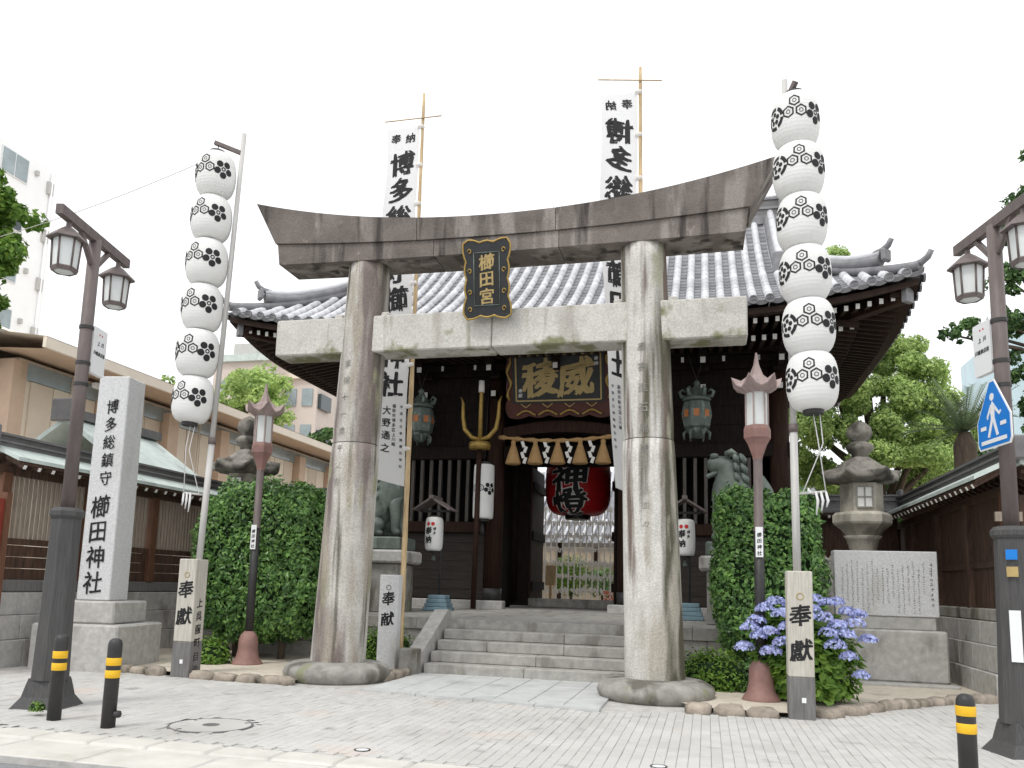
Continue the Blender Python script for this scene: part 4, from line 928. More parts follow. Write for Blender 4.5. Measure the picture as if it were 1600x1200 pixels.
post('wooden_post', 'weathered wooden post lettered 奉獻 with more writing on its side, holding a lantern pole', -7.66, 11.3, .31, .30, 1.76, '奉獻', .27, .40, 1.30, WPOST, .52, 'wooden dedication posts', '上呉服町自治会', WPOSTD)
post('wooden_post', 'weathered wooden post lettered 奉獻 in front of the hydrangea', 1.11, 11.0, .30, .28, 1.78, '奉獻', .27, .42, 1.24, WPOST, .50, 'wooden dedication posts', None, WPOSTD)
post('stone_post', 'square grey stone post lettered 奉献 at the foot of the banner pole', -5.24, 13.42, .34, .2, 1.62, '奉献', .24, .34, 1.22, GRAN_L)

# ================================================================ street furniture
AD = V((-.225, .974, 0))                    # direction of the lamp arms
def street_lamp(lab, x, y, zs=1.0, sgn=1, arm=5.55, hang=.6):
    t = thing('street_lamp', lab, 'street lamp', (x, y, 0), 'twin-lantern street lamps')
    rm = Matrix.Rotation(math.atan2(-AD.x, AD.y), 3, 'Z')
    mb = MB(); n = 10; P = []
    mb.lathe([(.42, -.02), (.38, .01), (.28, .12), (.235, .28), (.22, .32)], (x, y, 0), 4, smooth=False, rot=R(45)+math.atan2(-AD.x, AD.y)); mb.build('flared_foot', DKGR, t)
    MB().lathe([(.205, .30), (.18, 1.2), (.165, 2.12)], (x, y, 0), 8, smooth=False, rot=R(22.5)).build('pole_cover', DKGR, t)
    MB().lathe([(.175, 2.12), (.195, 2.15), (.195, 2.2), (.16, 2.24), (.06, 2.25)], (x, y, 0), 8, smooth=False, rot=R(22.5)).build('cover_collar', DKGR, t)
    MB().lathe([(.078, 2.2), (.072, arm-.02)], (x, y, 0), 12).build('pole', BRNM, t)
    for z in (3.72, 3.98, 4.42): MB().lathe([(.084, -.02), (.084, .02)], (x, y, z), 12, smooth=False).build('band', IRON, t)
    o = V((x, y, arm)); MB().bar(o-AD*(hang+.22), o+AD*(hang+.22), .085, .115).build('cross_arm', BRNM, t)
    for s in (-1, 1):
        MB().bar(o-AD*s*.35+V((0, 0, -.04)), o-AD*s*.06+V((0, 0, -.34)), .05, .05).build('brace', BRNM, t)
        c = o+AD*s*hang+V((0, 0, -.07))
        a0 = R(30)+math.atan2(-AD.x, AD.y)
        q_ = lambda P: [(r*.78, z*.88) for r, z in P]
        L = MB().lathe(q_([(.035, .0), (.04, -.06), (.10, -.09), (.27, -.22), (.285, -.245), (.2, -.25)]), c, 6, smooth=False, rot=a0).build('lantern_roof', BRNM, t)
        MB().lathe(q_([(.185, -.25), (.165, -.62)]), c, 6, smooth=False, rot=a0).build('glass', FROST, L)
        for k in range(6):
            a = a0+k*math.pi/3; MB().tube([c+V((1.0*.152*math.cos(a), .152*math.sin(a), -.211)), c+V((.134*math.cos(a), .134*math.sin(a), -.572))], .012, 5).build('glazing_bar', BRNM, L)
        MB().lathe(q_([(.178, -.615), (.19, -.63), (.17, -.68), (.155, -.68), (.15, -.63)]), c, 6, smooth=False, rot=a0).build('bottom_ring', BRNM, L)
        MB().lathe(q_([(.15, -.64), (.14, -.67), (.08, -.69)]), c, 12).build('diffuser', FROST, L)
    # small white plate reading 川端商店街
    nx_ = AD*sgn; N = V((nx_.y, -nx_.x, 0)); c = V((x, y, 4.2))+AD*.29
    mb = MB(); mb.prism([(-.155, -.29), (.155, -.29), (.165, -.27), (.165, .27), (.155, .29), (-.155, .29), (-.165, .27), (-.165, -.27)], -.03, .03, (c, nx_, V((0, 0, 1)), N)); pl = mb.build('name_plate', SIGNW, t)
    Nn = N
    for k, ch in enumerate('上川'): write(MB(), ch, c+nx_*(-.03+k*.09)+V((0, 0, .10))+Nn*.031, nx_, V((0, 0, 1)), Nn, .06, .1, .02).build('character', INK, pl)
    for k, ch in enumerate('川端商店街'): write(MB(), ch, c+nx_*(-.11+k*.055)+V((0, 0, -.03))+Nn*.031, nx_, V((0, 0, 1)), Nn, .055, .1, .02, sx=.95).build('character', INK, pl)
    for k in (-.03, .03): MB().lathe([(.012, 0), (.011, .002)], (0, 0, 0), 8) ; MB().box(c+nx_*(k+.01)+V((0, 0, .21))+Nn*.0205, (.022, .022, .022), Matrix.Rotation(math.atan2(nx_.y, nx_.x), 3, 'Z')).build('red_mark', REDINK, pl)
    return t
lampL = street_lamp('brown twin-lantern street lamp with charcoal clad foot beside the stone pillar monument', -7.22, 8.1)
lampR = street_lamp('brown twin-lantern street lamp carrying the blue pedestrian sign', 3.02, 9.44, sgn=-1, arm=5.5, hang=.52)
# coloured stickers on the right lamp's foot
for z, M in ((1.95, SIGNB), (1.78, GOLDP), (1.15, SIGNW)): MB().box((2.95, 9.262, z), (.10, .012, .1 if z > 1.5 else .5), Matrix.Rotation(R(-22), 3, 'Z')).build('sticker', M, lampR)
# pedestrian crossing sign
sg = thing('crossing_sign', 'blue pentagonal pedestrian crossing sign on the street lamp pole', 'sign', (2.96, 9.2, 3.0))
rot_ = R(-80); A = V((math.cos(rot_), math.sin(rot_), 0)); B = V((0, 0, 1)); N = V((math.sin(rot_), -math.cos(rot_), 0)); c = V((2.87, 9.30, 3.36)); ax = (c, A, B, N)
tb = V((-.04*0, 0, 0))
pent = [(-.36, -.36), (.36, -.36), (.40, -.30), (.40, -.02), (.05, .44), (-.05, .44), (-.40, -.02), (-.40, -.30)]
sc_ = .82
MB().prism([(a*sc_, b*sc_*1.08) for a, b in pent], -.012, .0, ax).build('sign_backing', SIGNW, sg)
MB().prism([(a*sc_*.94, b*sc_*1.02) for a, b in pent], .0005, .004, ax).build('blue_face', SIGNB, sg)
for nm, P in (('walker_body', [(-.05, .12), (.0, .2), (.06, .14), (.04, -.02), (.12, -.24), (.07, -.25), (-.0, -.06), (-.09, -.25), (-.14, -.24), (-.04, -.02)]), ('walker_arm', [(.04, .16), (.15, .04), (.19, .06), (.2, .03), (.15, .0), (.04, .1)]), ('walker_arm', [(-.04, .16), (-.14, .02), (-.13, -.02), (-.11, -.01), (-.1, .02), (-.03, .09)]), ('walker_head', [(.05*math.cos(k*.63), .255+.05*math.sin(k*.63)) for k in range(10)]), ('crossing_bar', [(-.3, -.325), (.3, -.325), (.3, -.275), (-.3, -.275)]), ('crossing_bar', [(-.3, -.14), (-.17, -.14), (-.17, -.09), (-.3, -.09)]), ('crossing_bar', [(.17, -.14), (.3, -.14), (.3, -.09), (.17, -.09)])):
    MB().prism([(a*sc_, b*sc_) for a, b in P], .0045, .008, ax).build(nm, SIGNW, sg)
MB().bar(c-N*.02, (3.02, 9.42, 3.36), .06, .05).build('clamp_arm', POLE, sg)
# bollards
def bollard(x, y, lab, bands, dz=0):
    t = thing('bollard', lab, 'bollard', (x, y, 0), 'striped bollards along the kerb'); r = .068; Z = lambda P: [(a, b+dz) for a, b in P]
    MB().lathe(Z([(r, -.04), (r, .79), (r*.96, .82), (r*.8, .845), (r*.45, .862), (.004, .866)]), (x, y, 0), 20).build('post', IRON, t)
    for z in bands: MB().lathe(Z([(r+.002, z), (r+.004, z+.004), (r+.004, z+.071), (r+.002, z+.075)]), (x, y, 0), 20).build('reflective_band', YEL, t)
    return t
bollard(-6.50, 7.40, 'black bollard with two yellow bands at the foot of the left street lamp', (.50, .62))
b2 = bollard(-5.73, 7.25, 'black bollard with two yellow bands and a side lug near the manhole', (.48, .60))
MB().lathe([(.04, -.03), (.05, 0), (.04, .03)], (-5.66, 7.27, .13), 10).build('side_lug', IRON, b2)
bollard(1.93, 7.25, 'black bollard with two yellow bands near the right street lamp', (.57, .70), -.09)
# shorter pagoda-roofed lamps
def garden_lamp(lab, x, y, zb):
    t = thing('garden_lamp', lab, 'lamp', (x, y, zb), 'pagoda-roofed lamp posts'); o = V((x, y, 0))
    MB().lathe([(.27, zb-.02), (.25, zb+.03), (.19, zb+.12), (.165, zb+.25), (.16, zb+.42), (.13, zb+.49), (.075, zb+.55)], o, 20).build('bell_foot', PINKM, t)
    MB().lathe([(.07, .5), (.07, 2.35)], o, 12).build('lower_shaft', IRON, t); MB().lathe([(.076, 2.35), (.082, 2.37), (.065, 2.4), (.062, 3.4)], o, 12).build('upper_shaft', BRNM, t)
    MB().lathe([(.065, 3.36), (.075, 3.42), (.13, 3.58), (.175, 3.66), (.19, 3.68), (.19, 3.8), (.17, 3.86)], o, 6, smooth=False, rot=R(10)).build('lantern_seat', PINKM, t)
    MB().lathe([(.15, 3.86), (.15, 4.34)], o, 6, smooth=False, rot=R(10)).build('glass', FROST, t)
    for k in range(6):
        a = R(10)+k*math.pi/3; MB().bar(o+V((.157*math.cos(a), .157*math.sin(a), 3.84)), o+V((.157*math.cos(a), .157*math.sin(a), 4.36)), .022, .022).build('glazing_bar', LAVM, t)
    mb = MB(); n = 24; rows = []                     # curled hexagonal roof
    for r, z, cu in ((.16, 4.34, 0), (.35, 4.38, 1), (.36, 4.40, 1), (.22, 4.46, .35), (.10, 4.60, .05), (.04, 4.76, 0), (.012, 4.94, 0)):
        for k in range(n):
            a = R(10)+2*math.pi*k/n; c6 = .5+.5*math.cos(6*(a-R(10))); rr = r*(1-.20*(1-c6)*(1 if cu else 0)); rows.append((x+rr*math.cos(a), y+rr*math.sin(a), z+cu*.17*c6**2))
    mb.add(rows, [(i*n+k, i*n+(k+1) % n, (i+1)*n+(k+1) % n, (i+1)*n+k) for i in range(6) for k in range(n)]+[tuple(range(n-1, -1, -1))]); mb.build('curled_roof', LAVM, t)
    c = o+V((0, -.078, 2.2)); MB().box(c, (.10, .008, .42)).build('name_plate', SIGNW, t)
    for k, ch in enumerate('櫛田神社'): write(MB(), ch, c+V((0, -.0045, .10-k*.085)), (1, 0, 0), (0, 0, 1), (0, -1, 0), .065, .08, .02).build('character', INK, t)
garden_lamp('pagoda-roofed lamp post with dusty red bell foot before the left hedge', -7.6, 12.94, .05)
garden_lamp('pagoda-roofed lamp post with dusty red bell foot beside the hydrangea', .715, 12.15, .05)

# ================================================================ stone monuments
t = thing('stone_pillar_monument', 'tall square stone pillar inscribed 櫛田神社 on a two-step base', 'monument', (-9.3, 11.9, 0))
rt = Matrix.Rotation(R(9), 3, 'Z'); o = V((-9.62, 11.75, 0)); fx, fy = rt @ V((1, 0, 0)), rt @ V((0, 1, 0))
MB().box(o+V((0, 0, .33)), (1.42, 1.42, .76), rt, bev=.03).build('lower_base', GRAN, t)
MB().box(o+V((0, 0, .89)), (1.02, 1.02, .35), rt, bev=.025).build('upper_base', GRAN, t)
MB().box(o+V((0, 0, 2.92)), (.56, .56, 3.70), rt, bev=.015, taper=.94).build('shaft', GRAN_L, t)
ff = o-fy*.281
write(MB(), '博多総鎮守', ff+V((0, 0, 4.25))+fx*.02+fy*.008, fx, V((0, .006, 1)), -fy, .25, .30, .014, sx=.85).build('upper_lettering', INK, t)
write(MB(), '櫛田神社', ff+V((0, 0, 2.58))-fx*.02+fy*.0, fx, V((0, .006, 1)), -fy, .38, .41, .014, sx=.85).build('lettering', INK, t)
# commemorative slab
t = thing('memorial_slab', 'wide pale granite memorial slab carved with columns of small text beside the hydrangea', 'monument', (3.0, 15.5, 0))
MB().bb(2.12, 3.95, 15.0, 16.1, 0, .10, bev=.02).build('plinth', GRAN, t)
MB().bb(2.05, 3.86, 15.25, 15.95, .10, .95, bev=.03).build('base_block', GRAN, t)
MB().bb(2.22, 3.72, 15.38, 15.8, .95, 1.17, bev=.015).build('foot_block', GRAN, t)
MB().bb(2.14, 3.77, 15.36, 15.72, 1.172, 2.27, bev=.012).build('slab', GRAN_L, t)
mb = MB()
for cidx in range(17):
    xx = 3.55-cidx*.08; n = random.randint(14, 24); z = 2.12-random.choice((0, .05, .12))
    for k in range(n):
        z -= .04
        if z < 1.22: break
        for q in range(3): mb.box((xx+random.uniform(-.012, .012), 15.3585, z+random.uniform(-.012, .012)), (random.uniform(.006, .026), .003, random.uniform(.003, .008)) if random.random() < .6 else (.004, .003, random.uniform(.01, .022)))
tag(mb.build('carved_small_text', INKS, t), kind='stuff')
mb = MB()
for k in range(9):
    z = 2.05-k*.085
    for q in range(4): mb.box((3.67+random.uniform(-.015, .015), 15.3585, z+random.uniform(-.025, .025)), (random.uniform(.02, .05), .003, .008) if q % 2 else (.008, .003, random.uniform(.02, .05)))
tag(mb.build('carved_heading', INKS, t), kind='stuff')
t = thing('stone_marker', 'slim round-topped stone marker left of the memorial slab', 'marker', (2.0, 15.3, .05))
MB().box((2.0, 15.3, 1.05), (.2, .18, 2.06), bev=.03).build('shaft', GRAN_D, t); MB().lathe([(.1, 0), (.08, .05), (.01, .07)], (2.0, 15.3, 2.07), 12).build('cap', GRAN_D, t)
for k, ch in enumerate('献木之'): write(MB(), ch, (2.0, 15.208, 1.9-k*.19), (1, 0, 0), (0, 0, 1), (0, -1, 0), .13, .2, .02).build('character', INKS, t)
def stone_lantern(lab, x, y, zs, rot=0):
    t = thing('stone_lantern', lab, 'stone lantern', (x, y, .05), 'old stone lanterns'); o = (x, y, 0)
    MB().lathe([(.52, .0), (.55, .2), (.42, .4), (.3, .45)], o, 8, smooth=False, rot=rot).build('base', MOSSY, t)
    MB().lathe([(.27, .45), (.21, .7), (.19, 1.5), (.21, 2.2), (.30, 2.58), (.36, 2.66)], o, 16).build('stem', LANT, t)
    MB().lathe([(.30, 2.66), (.40, 2.78), (.53, 2.88), (.55, 2.92), (.55, 3.06), (.48, 3.12)], o, 6, smooth=False, rot=rot).build('platform', LANT, t)
    fb = MB().lathe([(.40, 3.12), (.40, 3.68)], o, 6, smooth=False, rot=rot).build('fire_box', LANT, t)
    a = rot-math.pi/2+0; N = V((math.cos(-math.pi/2), math.sin(-math.pi/2), 0)); c = V((x, y-.353, 3.4))
    MB().box(c, (.27, .03, .40), bev=.04).build('window_paper', WHITEP, fb)
    for d in (-.14, 0, .14): MB().box(c+V((d, -.02, 0)), (.025, .02, .42)).build('window_bar', GRAN_D, fb)
    for d in (-.2, 0, .2): MB().box(c+V((0, -.022, d)), (.29, .02, .025)).build('window_bar', GRAN_D, fb)
    mb = MB(); n = 24; rows = []
    for r, z, cu in ((.36, 3.68, 0), (.72, 3.72, 1), (.75, 3.80, 1), (.50, 3.95, .3), (.33, 4.12, 0), (.2, 4.22, 0)):
        for k in range(n):
            a = rot+2*math.pi*k/n; c6 = .5+.5*math.cos(6*(a-rot)); rows.append((x+r*(.86+.14*c6)*math.cos(a), y+r*(.86+.14*c6)*math.sin(a), z+cu*.15*c6**3+random.uniform(-.008, .008)))
    mb.add(rows, [(i*n+k, i*n+(k+1) % n, (i+1)*n+(k+1) % n, (i+1)*n+k) for i in range(5) for k in range(n)]+[tuple(range(n-1, -1, -1))], 0, True); mb.build('umbrella_roof', MOSSY, t)
    MB().lathe([(.17, 4.2), (.15, 4.28), (.24, 4.36), (.27, 4.44), (.2, 4.5), (.13, 4.54), (.2, 4.6), (.245, 4.7), (.22, 4.82), (.12, 4.92), (.02, 4.97)], o, 16).build('jewel_finial', MOSSY, t)
    write(MB(), '奉', (x, y-.215, 2.42), (1, 0, 0), (0, .0, 1), (0, -1, 0), .24, .2, .03).build('character', INK, t)
stone_lantern('old stone lantern with papered window behind the memorial slab', 2.98, 17.5, 1, R(0))
sl2 = None
stone_lantern('old stone lantern half hidden behind the left hedge', -9.6, 15.75, 1, R(10))

# ================================================================ walls and fences
def stone_wall(t, axis, fixed, a0, a1, rows, th, sgn):
    for r, (z0, z1, outset) in enumerate(rows):
        a = a0-.35*(r % 2)
        while a < a1-.05:
            w = random.uniform(.75, 1.25); p, q = max(a, a0)+.004, min(a+w, a1)-.004
            if q-p > .1:
                f0, f1 = (fixed+sgn*outset-th, fixed+sgn*outset) if sgn > 0 else (fixed-outset, fixed-outset+th)
                mb = MB(); (mb.bb(f0, f1, p, q, z0+.003, z1, bev=.012) if axis == 'y' else mb.bb(p, q, f0, f1, z0+.003, z1, bev=.012)); mb.build('wall_stone', GRAN, t)
            a += w
# left fence: stone base, slatted panels, green copper roof (runs along y at x=-10.8, faces +x)
FX = -10.85
t = thing('slatted_fence', 'long slatted timber fence with green copper roof on a stone base, behind the stone pillar', 'fence', (FX, 13, 0))
stone_wall(t, 'y', FX+.12, 10.4, 18.6, ((-.1, .42, .12), (.42, .80, .06), (.80, 1.16, 0)), .5, 1)
MB().bb(FX-.16, FX+.08, 10.6, 18.6, 1.165, 1.36, bev=.02).build('sill', WPOSTD, t)
MB().bb(FX-.08, FX+.04, 10.7, 18.6, 1.92, 2.02).build('middle_rail', FENW, t)
MB().bb(FX-.08, FX+.06, 10.6, 18.6, 3.02, 3.16).build('top_plate', FENW, t)
for y in (10.75, 12.6, 14.45, 16.3, 18.2): MB().bb(FX-.1, FX+.1, y-.09, y+.09, 1.36, 3.05, bev=.012).build('post', FENB, t)
y = 10.9
while y < 18.1:
    if min(abs(y-q) for q in (12.6, 14.45, 16.3)) > .12: MB().bb(FX-.02, FX+.035, y, y+.036, 2.02, 3.02).build('slat', FENL, t)
    y += .098
for a, b in zip((10.75, 12.6, 14.45, 16.3), (12.6, 14.45, 16.3, 18.2)):
    for k in range(3): MB().bb(FX-.03, FX+.02, a+.1, b-.1, 1.36+k*.185, 1.36+(k+1)*.185-.006).build('board', FENW, t)
def fence_roof(t, axis, f, a0, a1, ze, zt, hw, M, raft=.3):
    def pt(u, a, z): return (f+u, a, z) if axis == 'y' else (a, f+u, z)
    for s in (-1, 1):
        mb = MB(); P = [(s*hw, ze), (s*hw, ze+.06), (s*.06, zt), (s*.06, zt-.08)]
        mb.add([pt(u, a0, z) for u, z in P]+[pt(u, a1, z) for u, z in P], [(0, 1, 2, 3), (7, 6, 5, 4), (0, 4, 5, 1), (1, 5, 6, 2), (2, 6, 7, 3), (3, 7, 4, 0)]); mb.build('roof_slope', M, t)
        mb = MB(); P = [(s*(hw-.03), ze-.045), (s*(hw-.03), ze-.003), (s*.1, zt-.07), (s*.1, zt-.11)]
        mb.add([pt(u, a0+.05, z) for u, z in P]+[pt(u, a1-.05, z) for u, z in P], [(0, 1, 2, 3), (7, 6, 5, 4), (0, 4, 5, 1), (1, 5, 6, 2), (2, 6, 7, 3), (3, 7, 4, 0)]); mb.build('eave_board', FENW, t)
        n = int((a1-a0)/raft)
        for k in range(n+1):
            a = a0+.15+(a1-a0-.3)*k/n; p0, p1 = V(pt(s*(hw-.02), a, ze-.085)), V(pt(s*.12, a, zt-.17)); r_ = MB().bar(p0, p1, .05, .06).build('rafter', FENW, t)
            d = (p0-p1).normalized(); MB().bar(p0+d*.0, p0+d*.012, .052, .062).build('white_rafter_end', WHITEP, r_)
    for w, z0, z1 in ((.16, -.03, .05), (.24, .052, .085), (.15, .087, .16), (.26, .162, .2)):
        mb = MB(); (mb.bb(f-w/2, f+w/2, a0-.05, a1+.05, zt+z0, zt+z1) if axis == 'y' else mb.bb(a0-.05, a1+.05, f-w/2, f+w/2, zt+z0, zt+z1)); mb.build('ridge_tier', RIDGEM, t)
    for a in (a0-.08, a1+.08):
        mb = MB(); c = pt(0, a, zt+.14); mb.box(c, (.34, .1, .36) if axis == 'y' else (.1, .34, .36), bev=.06); mb.build('ridge_end_tile', RIDGEM, t)
fence_roof(t, 'y', FX, 10.5, 18.7, 3.20, 3.46, .50, COPPER)
# notice board at the far left
nb = thing('red_notice_board', 'dark red board with gilt crest and lettering by the fence end', 'notice board', (-10.45, 10.1, 0))
MB().box((-10.50, 10.02, 1.85), (.06, .9, 1.5), bev=.01).build('board', REDB, nb)
for y in (9.52, 10.50): MB().bb(-10.56, -10.44, y-.05, y+.05, -.05, 2.7).build('board_post', FENB, nb)
for k in range(5): a = k*1.2566+.3; MB().lathe([(.035, -.006), (.035, .006)], (0, 0, 0), 8); mb = MB(); mb.box((-10.466, 10.27+.06*math.cos(a), 2.4+.06*math.sin(a)), (.01, .06, .06)); mb.build('crest_petal', GOLDP, nb)
for k, ch in enumerate('櫛田'): write(MB(), ch, (-10.468, 10.27, 2.05-k*.25), (0, 1, 0), (0, 0, 1), (1, 0, 0), .2, .2, .03).build('character', GOLDP, nb)
# right fence: vertical boards (x=4.25, faces -x) with its end facing the street
FX2 = 4.37
t = thing('boarded_fence', 'dark vertical-boarded fence with grey roof on stone courses behind the street lamp', 'fence', (FX2, 17, 0))
stone_wall(t, 'y', FX2-.12, 13.9, 21.2, ((-.05, .40, .12), (.40, .80, .06), (.80, 1.16, 0)), .6, -1)
MB().bb(FX2-.1, FX2+.3, 13.75, 21.2, 1.165, 1.36, bev=.02).build('sill', GRAN_D, t)
MB().bb(FX2-.04, FX2+.1, 13.75, 21.2, 2.0, 2.1).build('middle_rail', FENW, t); MB().bb(FX2-.06, FX2+.12, 13.7, 21.2, 3.05, 3.2).build('top_plate', FENW, t)
y = 13.95
while y < 21.1:
    w = random.uniform(.17, .22); MB().bb(FX2+random.uniform(-.012, 0), FX2+.04, y, y+w-.006, 1.36, 3.05).build('board', FENW, t); y += w
for y in (13.75, 15.6, 17.5, 19.4, 21.1):
    p = MB().bb(FX2-.1, FX2+.1, y-.1, y+.1, 1.36, 3.1, bev=.012).build('post', FENB if y < 14 else FENW, t)
for z in (2.72, 2.02): MB().bb(FX2-.22, FX2+.14, 13.6, 13.66, z-.07, z+.07).build('tenon_block', FENL, t)
x = FX2+.14
while x < 9: 
    w = random.uniform(.18, .24); MB().bb(x, x+w-.006, 13.72, 13.76, 1.36, 3.05).build('end_board', FENW, t); x += w
MB().bb(FX2+.31, 9, 13.7, 13.95, 1.165, 1.358).build('sill', GRAN_D, t)
stone_wall(t, 'x', 13.86, FX2+.12, 9, ((-.05, .40, .12), (.40, .80, .06), (.80, 1.16, 0)), .5, -1)
fence_roof(t, 'y', FX2, 13.35, 21.5, 3.24, 3.56, .55, COPPER)
t2 = thing('boarded_fence', 'short street-side run of dark boarded fence beyond the right lamp', 'fence', (7, 13.8, 0)); MB().bb(FX2+.7, 9, 13.78, 13.9, 1.36, 3.1).build('back_board', FENW, t2); fence_roof(t2, 'x', 13.8, FX2+.62, 9, 3.24, 3.56, .5, COPPER)
for lab, x0, x1, yy in (('grey-roofed wall joining the gate to the slatted fence', -10.3, -8.35, 19.3), ('grey-roofed slatted wall joining the gate to the boarded fence', 1.75, 4.25, 20.6)):
    t = thing('link_wall', lab, 'wall', ((x0+x1)/2, yy, .9)); MB().bb(x0, x1, yy-.1, yy+.1, .5, 1.4, bev=.01).build('stone_foot', GRAN_D, t)
    x = x0
    while x < x1: MB().bb(x, x+.06, yy-.04, yy+.02, 1.4, 3.2).build('slat', FENW, t); x += .12
    MB().bb(x0, x1, yy-.06, yy+.06, 2.4, 3.3).build('upper_board', FENW, t)
    fence_roof(t, 'x', yy, x0, x1, 3.36, 3.62, .5, RIDGEM)

# ================================================================ planting
def hedge(lab, c, h, n, size, group, seed):
    random.seed(seed); t = thing('clipped_hedge', lab, 'hedge', (c[0], c[1], .05), group); pts = []; hx, hy, hz = h; zc = c[2]
    ar = [hy*hz, hx*hz, hx*hy]; pe = 4.6
    def boxpt(d, k):
        g = (abs(d.x/hx)**pe+abs(d.y/hy)**pe+abs(d.z/hz)**pe)**(1/pe); d = d/g; low = max(0, -d.z/hz); f = (1-.16*low**3)*k
        b_ = 1+.03*math.sin(3.1*d.x+4*d.z+seed)+.03*math.sin(5*d.z-4*d.x+2*d.y+seed)
        nr = V((math.copysign(abs(d.x/hx)**(pe-1)/hx, d.x), math.copysign(abs(d.y/hy)**(pe-1)/hy, d.y), math.copysign(abs(d.z/hz)**(pe-1)/hz, d.z))).normalized()
        return V((c[0]+d.x*f*b_, c[1]+d.y*f*b_, zc+d.z*k*b_)), nr
    for i in range(n):
        fc = random.choices((0, 1, 2), ar)[0]; d = V((random.uniform(-hx, hx), random.uniform(-hy, hy), random.uniform(-hz, hz))); d[fc] = math.copysign(h[fc], random.random()-.5)
        gp = math.sin(7.3*d.x+seed)*math.sin(6.1*d.z+1.7*seed)*math.sin(5.7*d.y+1)+.6*math.sin(15*d.x+9*d.z)*math.sin(13*d.z-6*d.y+seed)
        p, nr = boxpt(d, random.uniform(.92, 1.02)+.05*gp-(.05 if gp < -.42 else 0)+(random.uniform(.0, .07) if random.random() < .03 else 0)); p += V((random.gauss(0, .02), random.gauss(0, .02), random.gauss(0, .02)))
        if p.z > .12: pts.append((p, nr))
    leaves(MB(), pts, size, .55, up=.25, asp=.55).build('foliage', LEAF_H, t)
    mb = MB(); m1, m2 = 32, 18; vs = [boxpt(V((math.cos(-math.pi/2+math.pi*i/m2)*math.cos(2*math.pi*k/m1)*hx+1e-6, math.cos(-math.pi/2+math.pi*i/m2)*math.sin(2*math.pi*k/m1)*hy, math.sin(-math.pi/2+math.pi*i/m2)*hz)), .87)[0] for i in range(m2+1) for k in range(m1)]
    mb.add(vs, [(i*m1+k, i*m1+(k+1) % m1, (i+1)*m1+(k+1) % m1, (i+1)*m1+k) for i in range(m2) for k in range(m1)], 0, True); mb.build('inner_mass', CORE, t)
    for dx in (-.4, .35): MB().tube([(c[0]+dx*hx, c[1], 0), (c[0]+dx*hx*1.1, c[1]-.05, .7)], [.07, .05], 8).build('stem', TRUNK, t)
    return t
hedge('tall clipped broadleaf hedge between the stone pillar and the torii', (-8.0, 14.05, 1.82), (1.22, .75, 1.44), 21000, .10, 'clipped hedges beside the torii', 3)
hedge('tall clipped broadleaf hedge behind the hydrangea', (.94, 14.1, 1.78), (.82, .68, 1.38), 15000, .095, 'clipped hedges beside the torii', 5)
def low_shrub(lab, c, h, n, size, M=LEAF_B):
    t = thing('low_shrub', lab, 'shrub', (c[0], c[1], .05)); pts = []
    for i in range(n):
        d = rnd_dir(); k = random.uniform(.75, 1.05)*(1+.12*math.sin(5*math.atan2(d.y, d.x))); p = V((c[0]+d.x*h[0]*k, c[1]+d.y*h[1]*k, .05+abs(d.z)*h[2]*k)); pts.append((p, V((d.x, d.y, abs(d.z)))))
    leaves(MB(), pts, size, .5, up=.4).build('foliage', M, t)
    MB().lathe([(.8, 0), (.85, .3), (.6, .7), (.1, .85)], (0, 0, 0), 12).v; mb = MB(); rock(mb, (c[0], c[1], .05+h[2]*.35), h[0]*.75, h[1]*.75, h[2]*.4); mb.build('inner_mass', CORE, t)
low_shrub('low rounded shrub behind the grey stone post', (-5.5, 13.95, 0), (.58, .4, .66), 2600, .07)
low_shrub('low flat shrub between the pale torii column and the lamp', (.05, 13.2, 0), (.62, .4, .56), 2600, .07)
low_shrub('small dark shrub under the right hedge', (.75, 13.15, 0), (.35, .3, .5), 1400, .07, LEAF_H)
low_shrub('small tuft of fern at the foot of the left hedge', (-8.2, 12.75, 0), (.36, .3, .44), 900, .09)
low_shrub('small weed tuft at the foot of the left street lamp', (-6.85, 7.55, 0), (.09, .07, .10), 90, .05)
# hydrangea
random.seed(21); HC = V((1.27, 12.35, 0)); t = thing('hydrangea_bush', 'leafy hydrangea bush with blue-violet flower heads behind the wooden post', 'hydrangea', (HC.x, HC.y, .05)); pts = []
def hyd(d, k):
    z = .12+abs(d.z)**.8*1.22*k; f = (.5 if d.x < 0 else .82)+(.5 if d.x < 0 else .18)*min(1, z/.75); return HC+V((d.x*.80*k*f+.06*(1-f), d.y*.66*k*f, z))
for i in range(3400):
    d = rnd_dir(); k = random.uniform(.70, 1.0)*(1+.10*math.sin(4*math.atan2(d.y, d.x)+1)); pts.append((hyd(d, k), V((d.x, d.y, abs(d.z)+.3))))
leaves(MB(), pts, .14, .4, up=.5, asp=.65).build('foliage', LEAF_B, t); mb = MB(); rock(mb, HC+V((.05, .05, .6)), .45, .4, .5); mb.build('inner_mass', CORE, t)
for k in range(7): a = k*.9; MB().tube([HC+V((.1*math.cos(a), .1*math.sin(a), 0)), HC+V((.45*math.cos(a), .4*math.sin(a), .75))], [.02, .012], 5).build('stem', TRUNK, t)
heads = [(-.78, .75), (-.62, 1.12), (-.50, 1.28), (-.46, .98), (-.28, 1.22), (-.22, 1.05), (-.30, .85), (-.60, .92), (-.12, 1.36), (.14, 1.42), (.30, 1.38), (.42, 1.40), (.22, 1.18), (.40, 1.10), (.62, 1.12), (.80, .92), (.36, .84), (.68, .46), (.28, 1.0), (.55, 1.28), (-.36, 1.36), (.02, 1.2), (.48, .98), (-.7, 1.02), (.1, 1.3), (.52, .7), (-.45, .72), (.68, 1.24), (-.1, .95)]
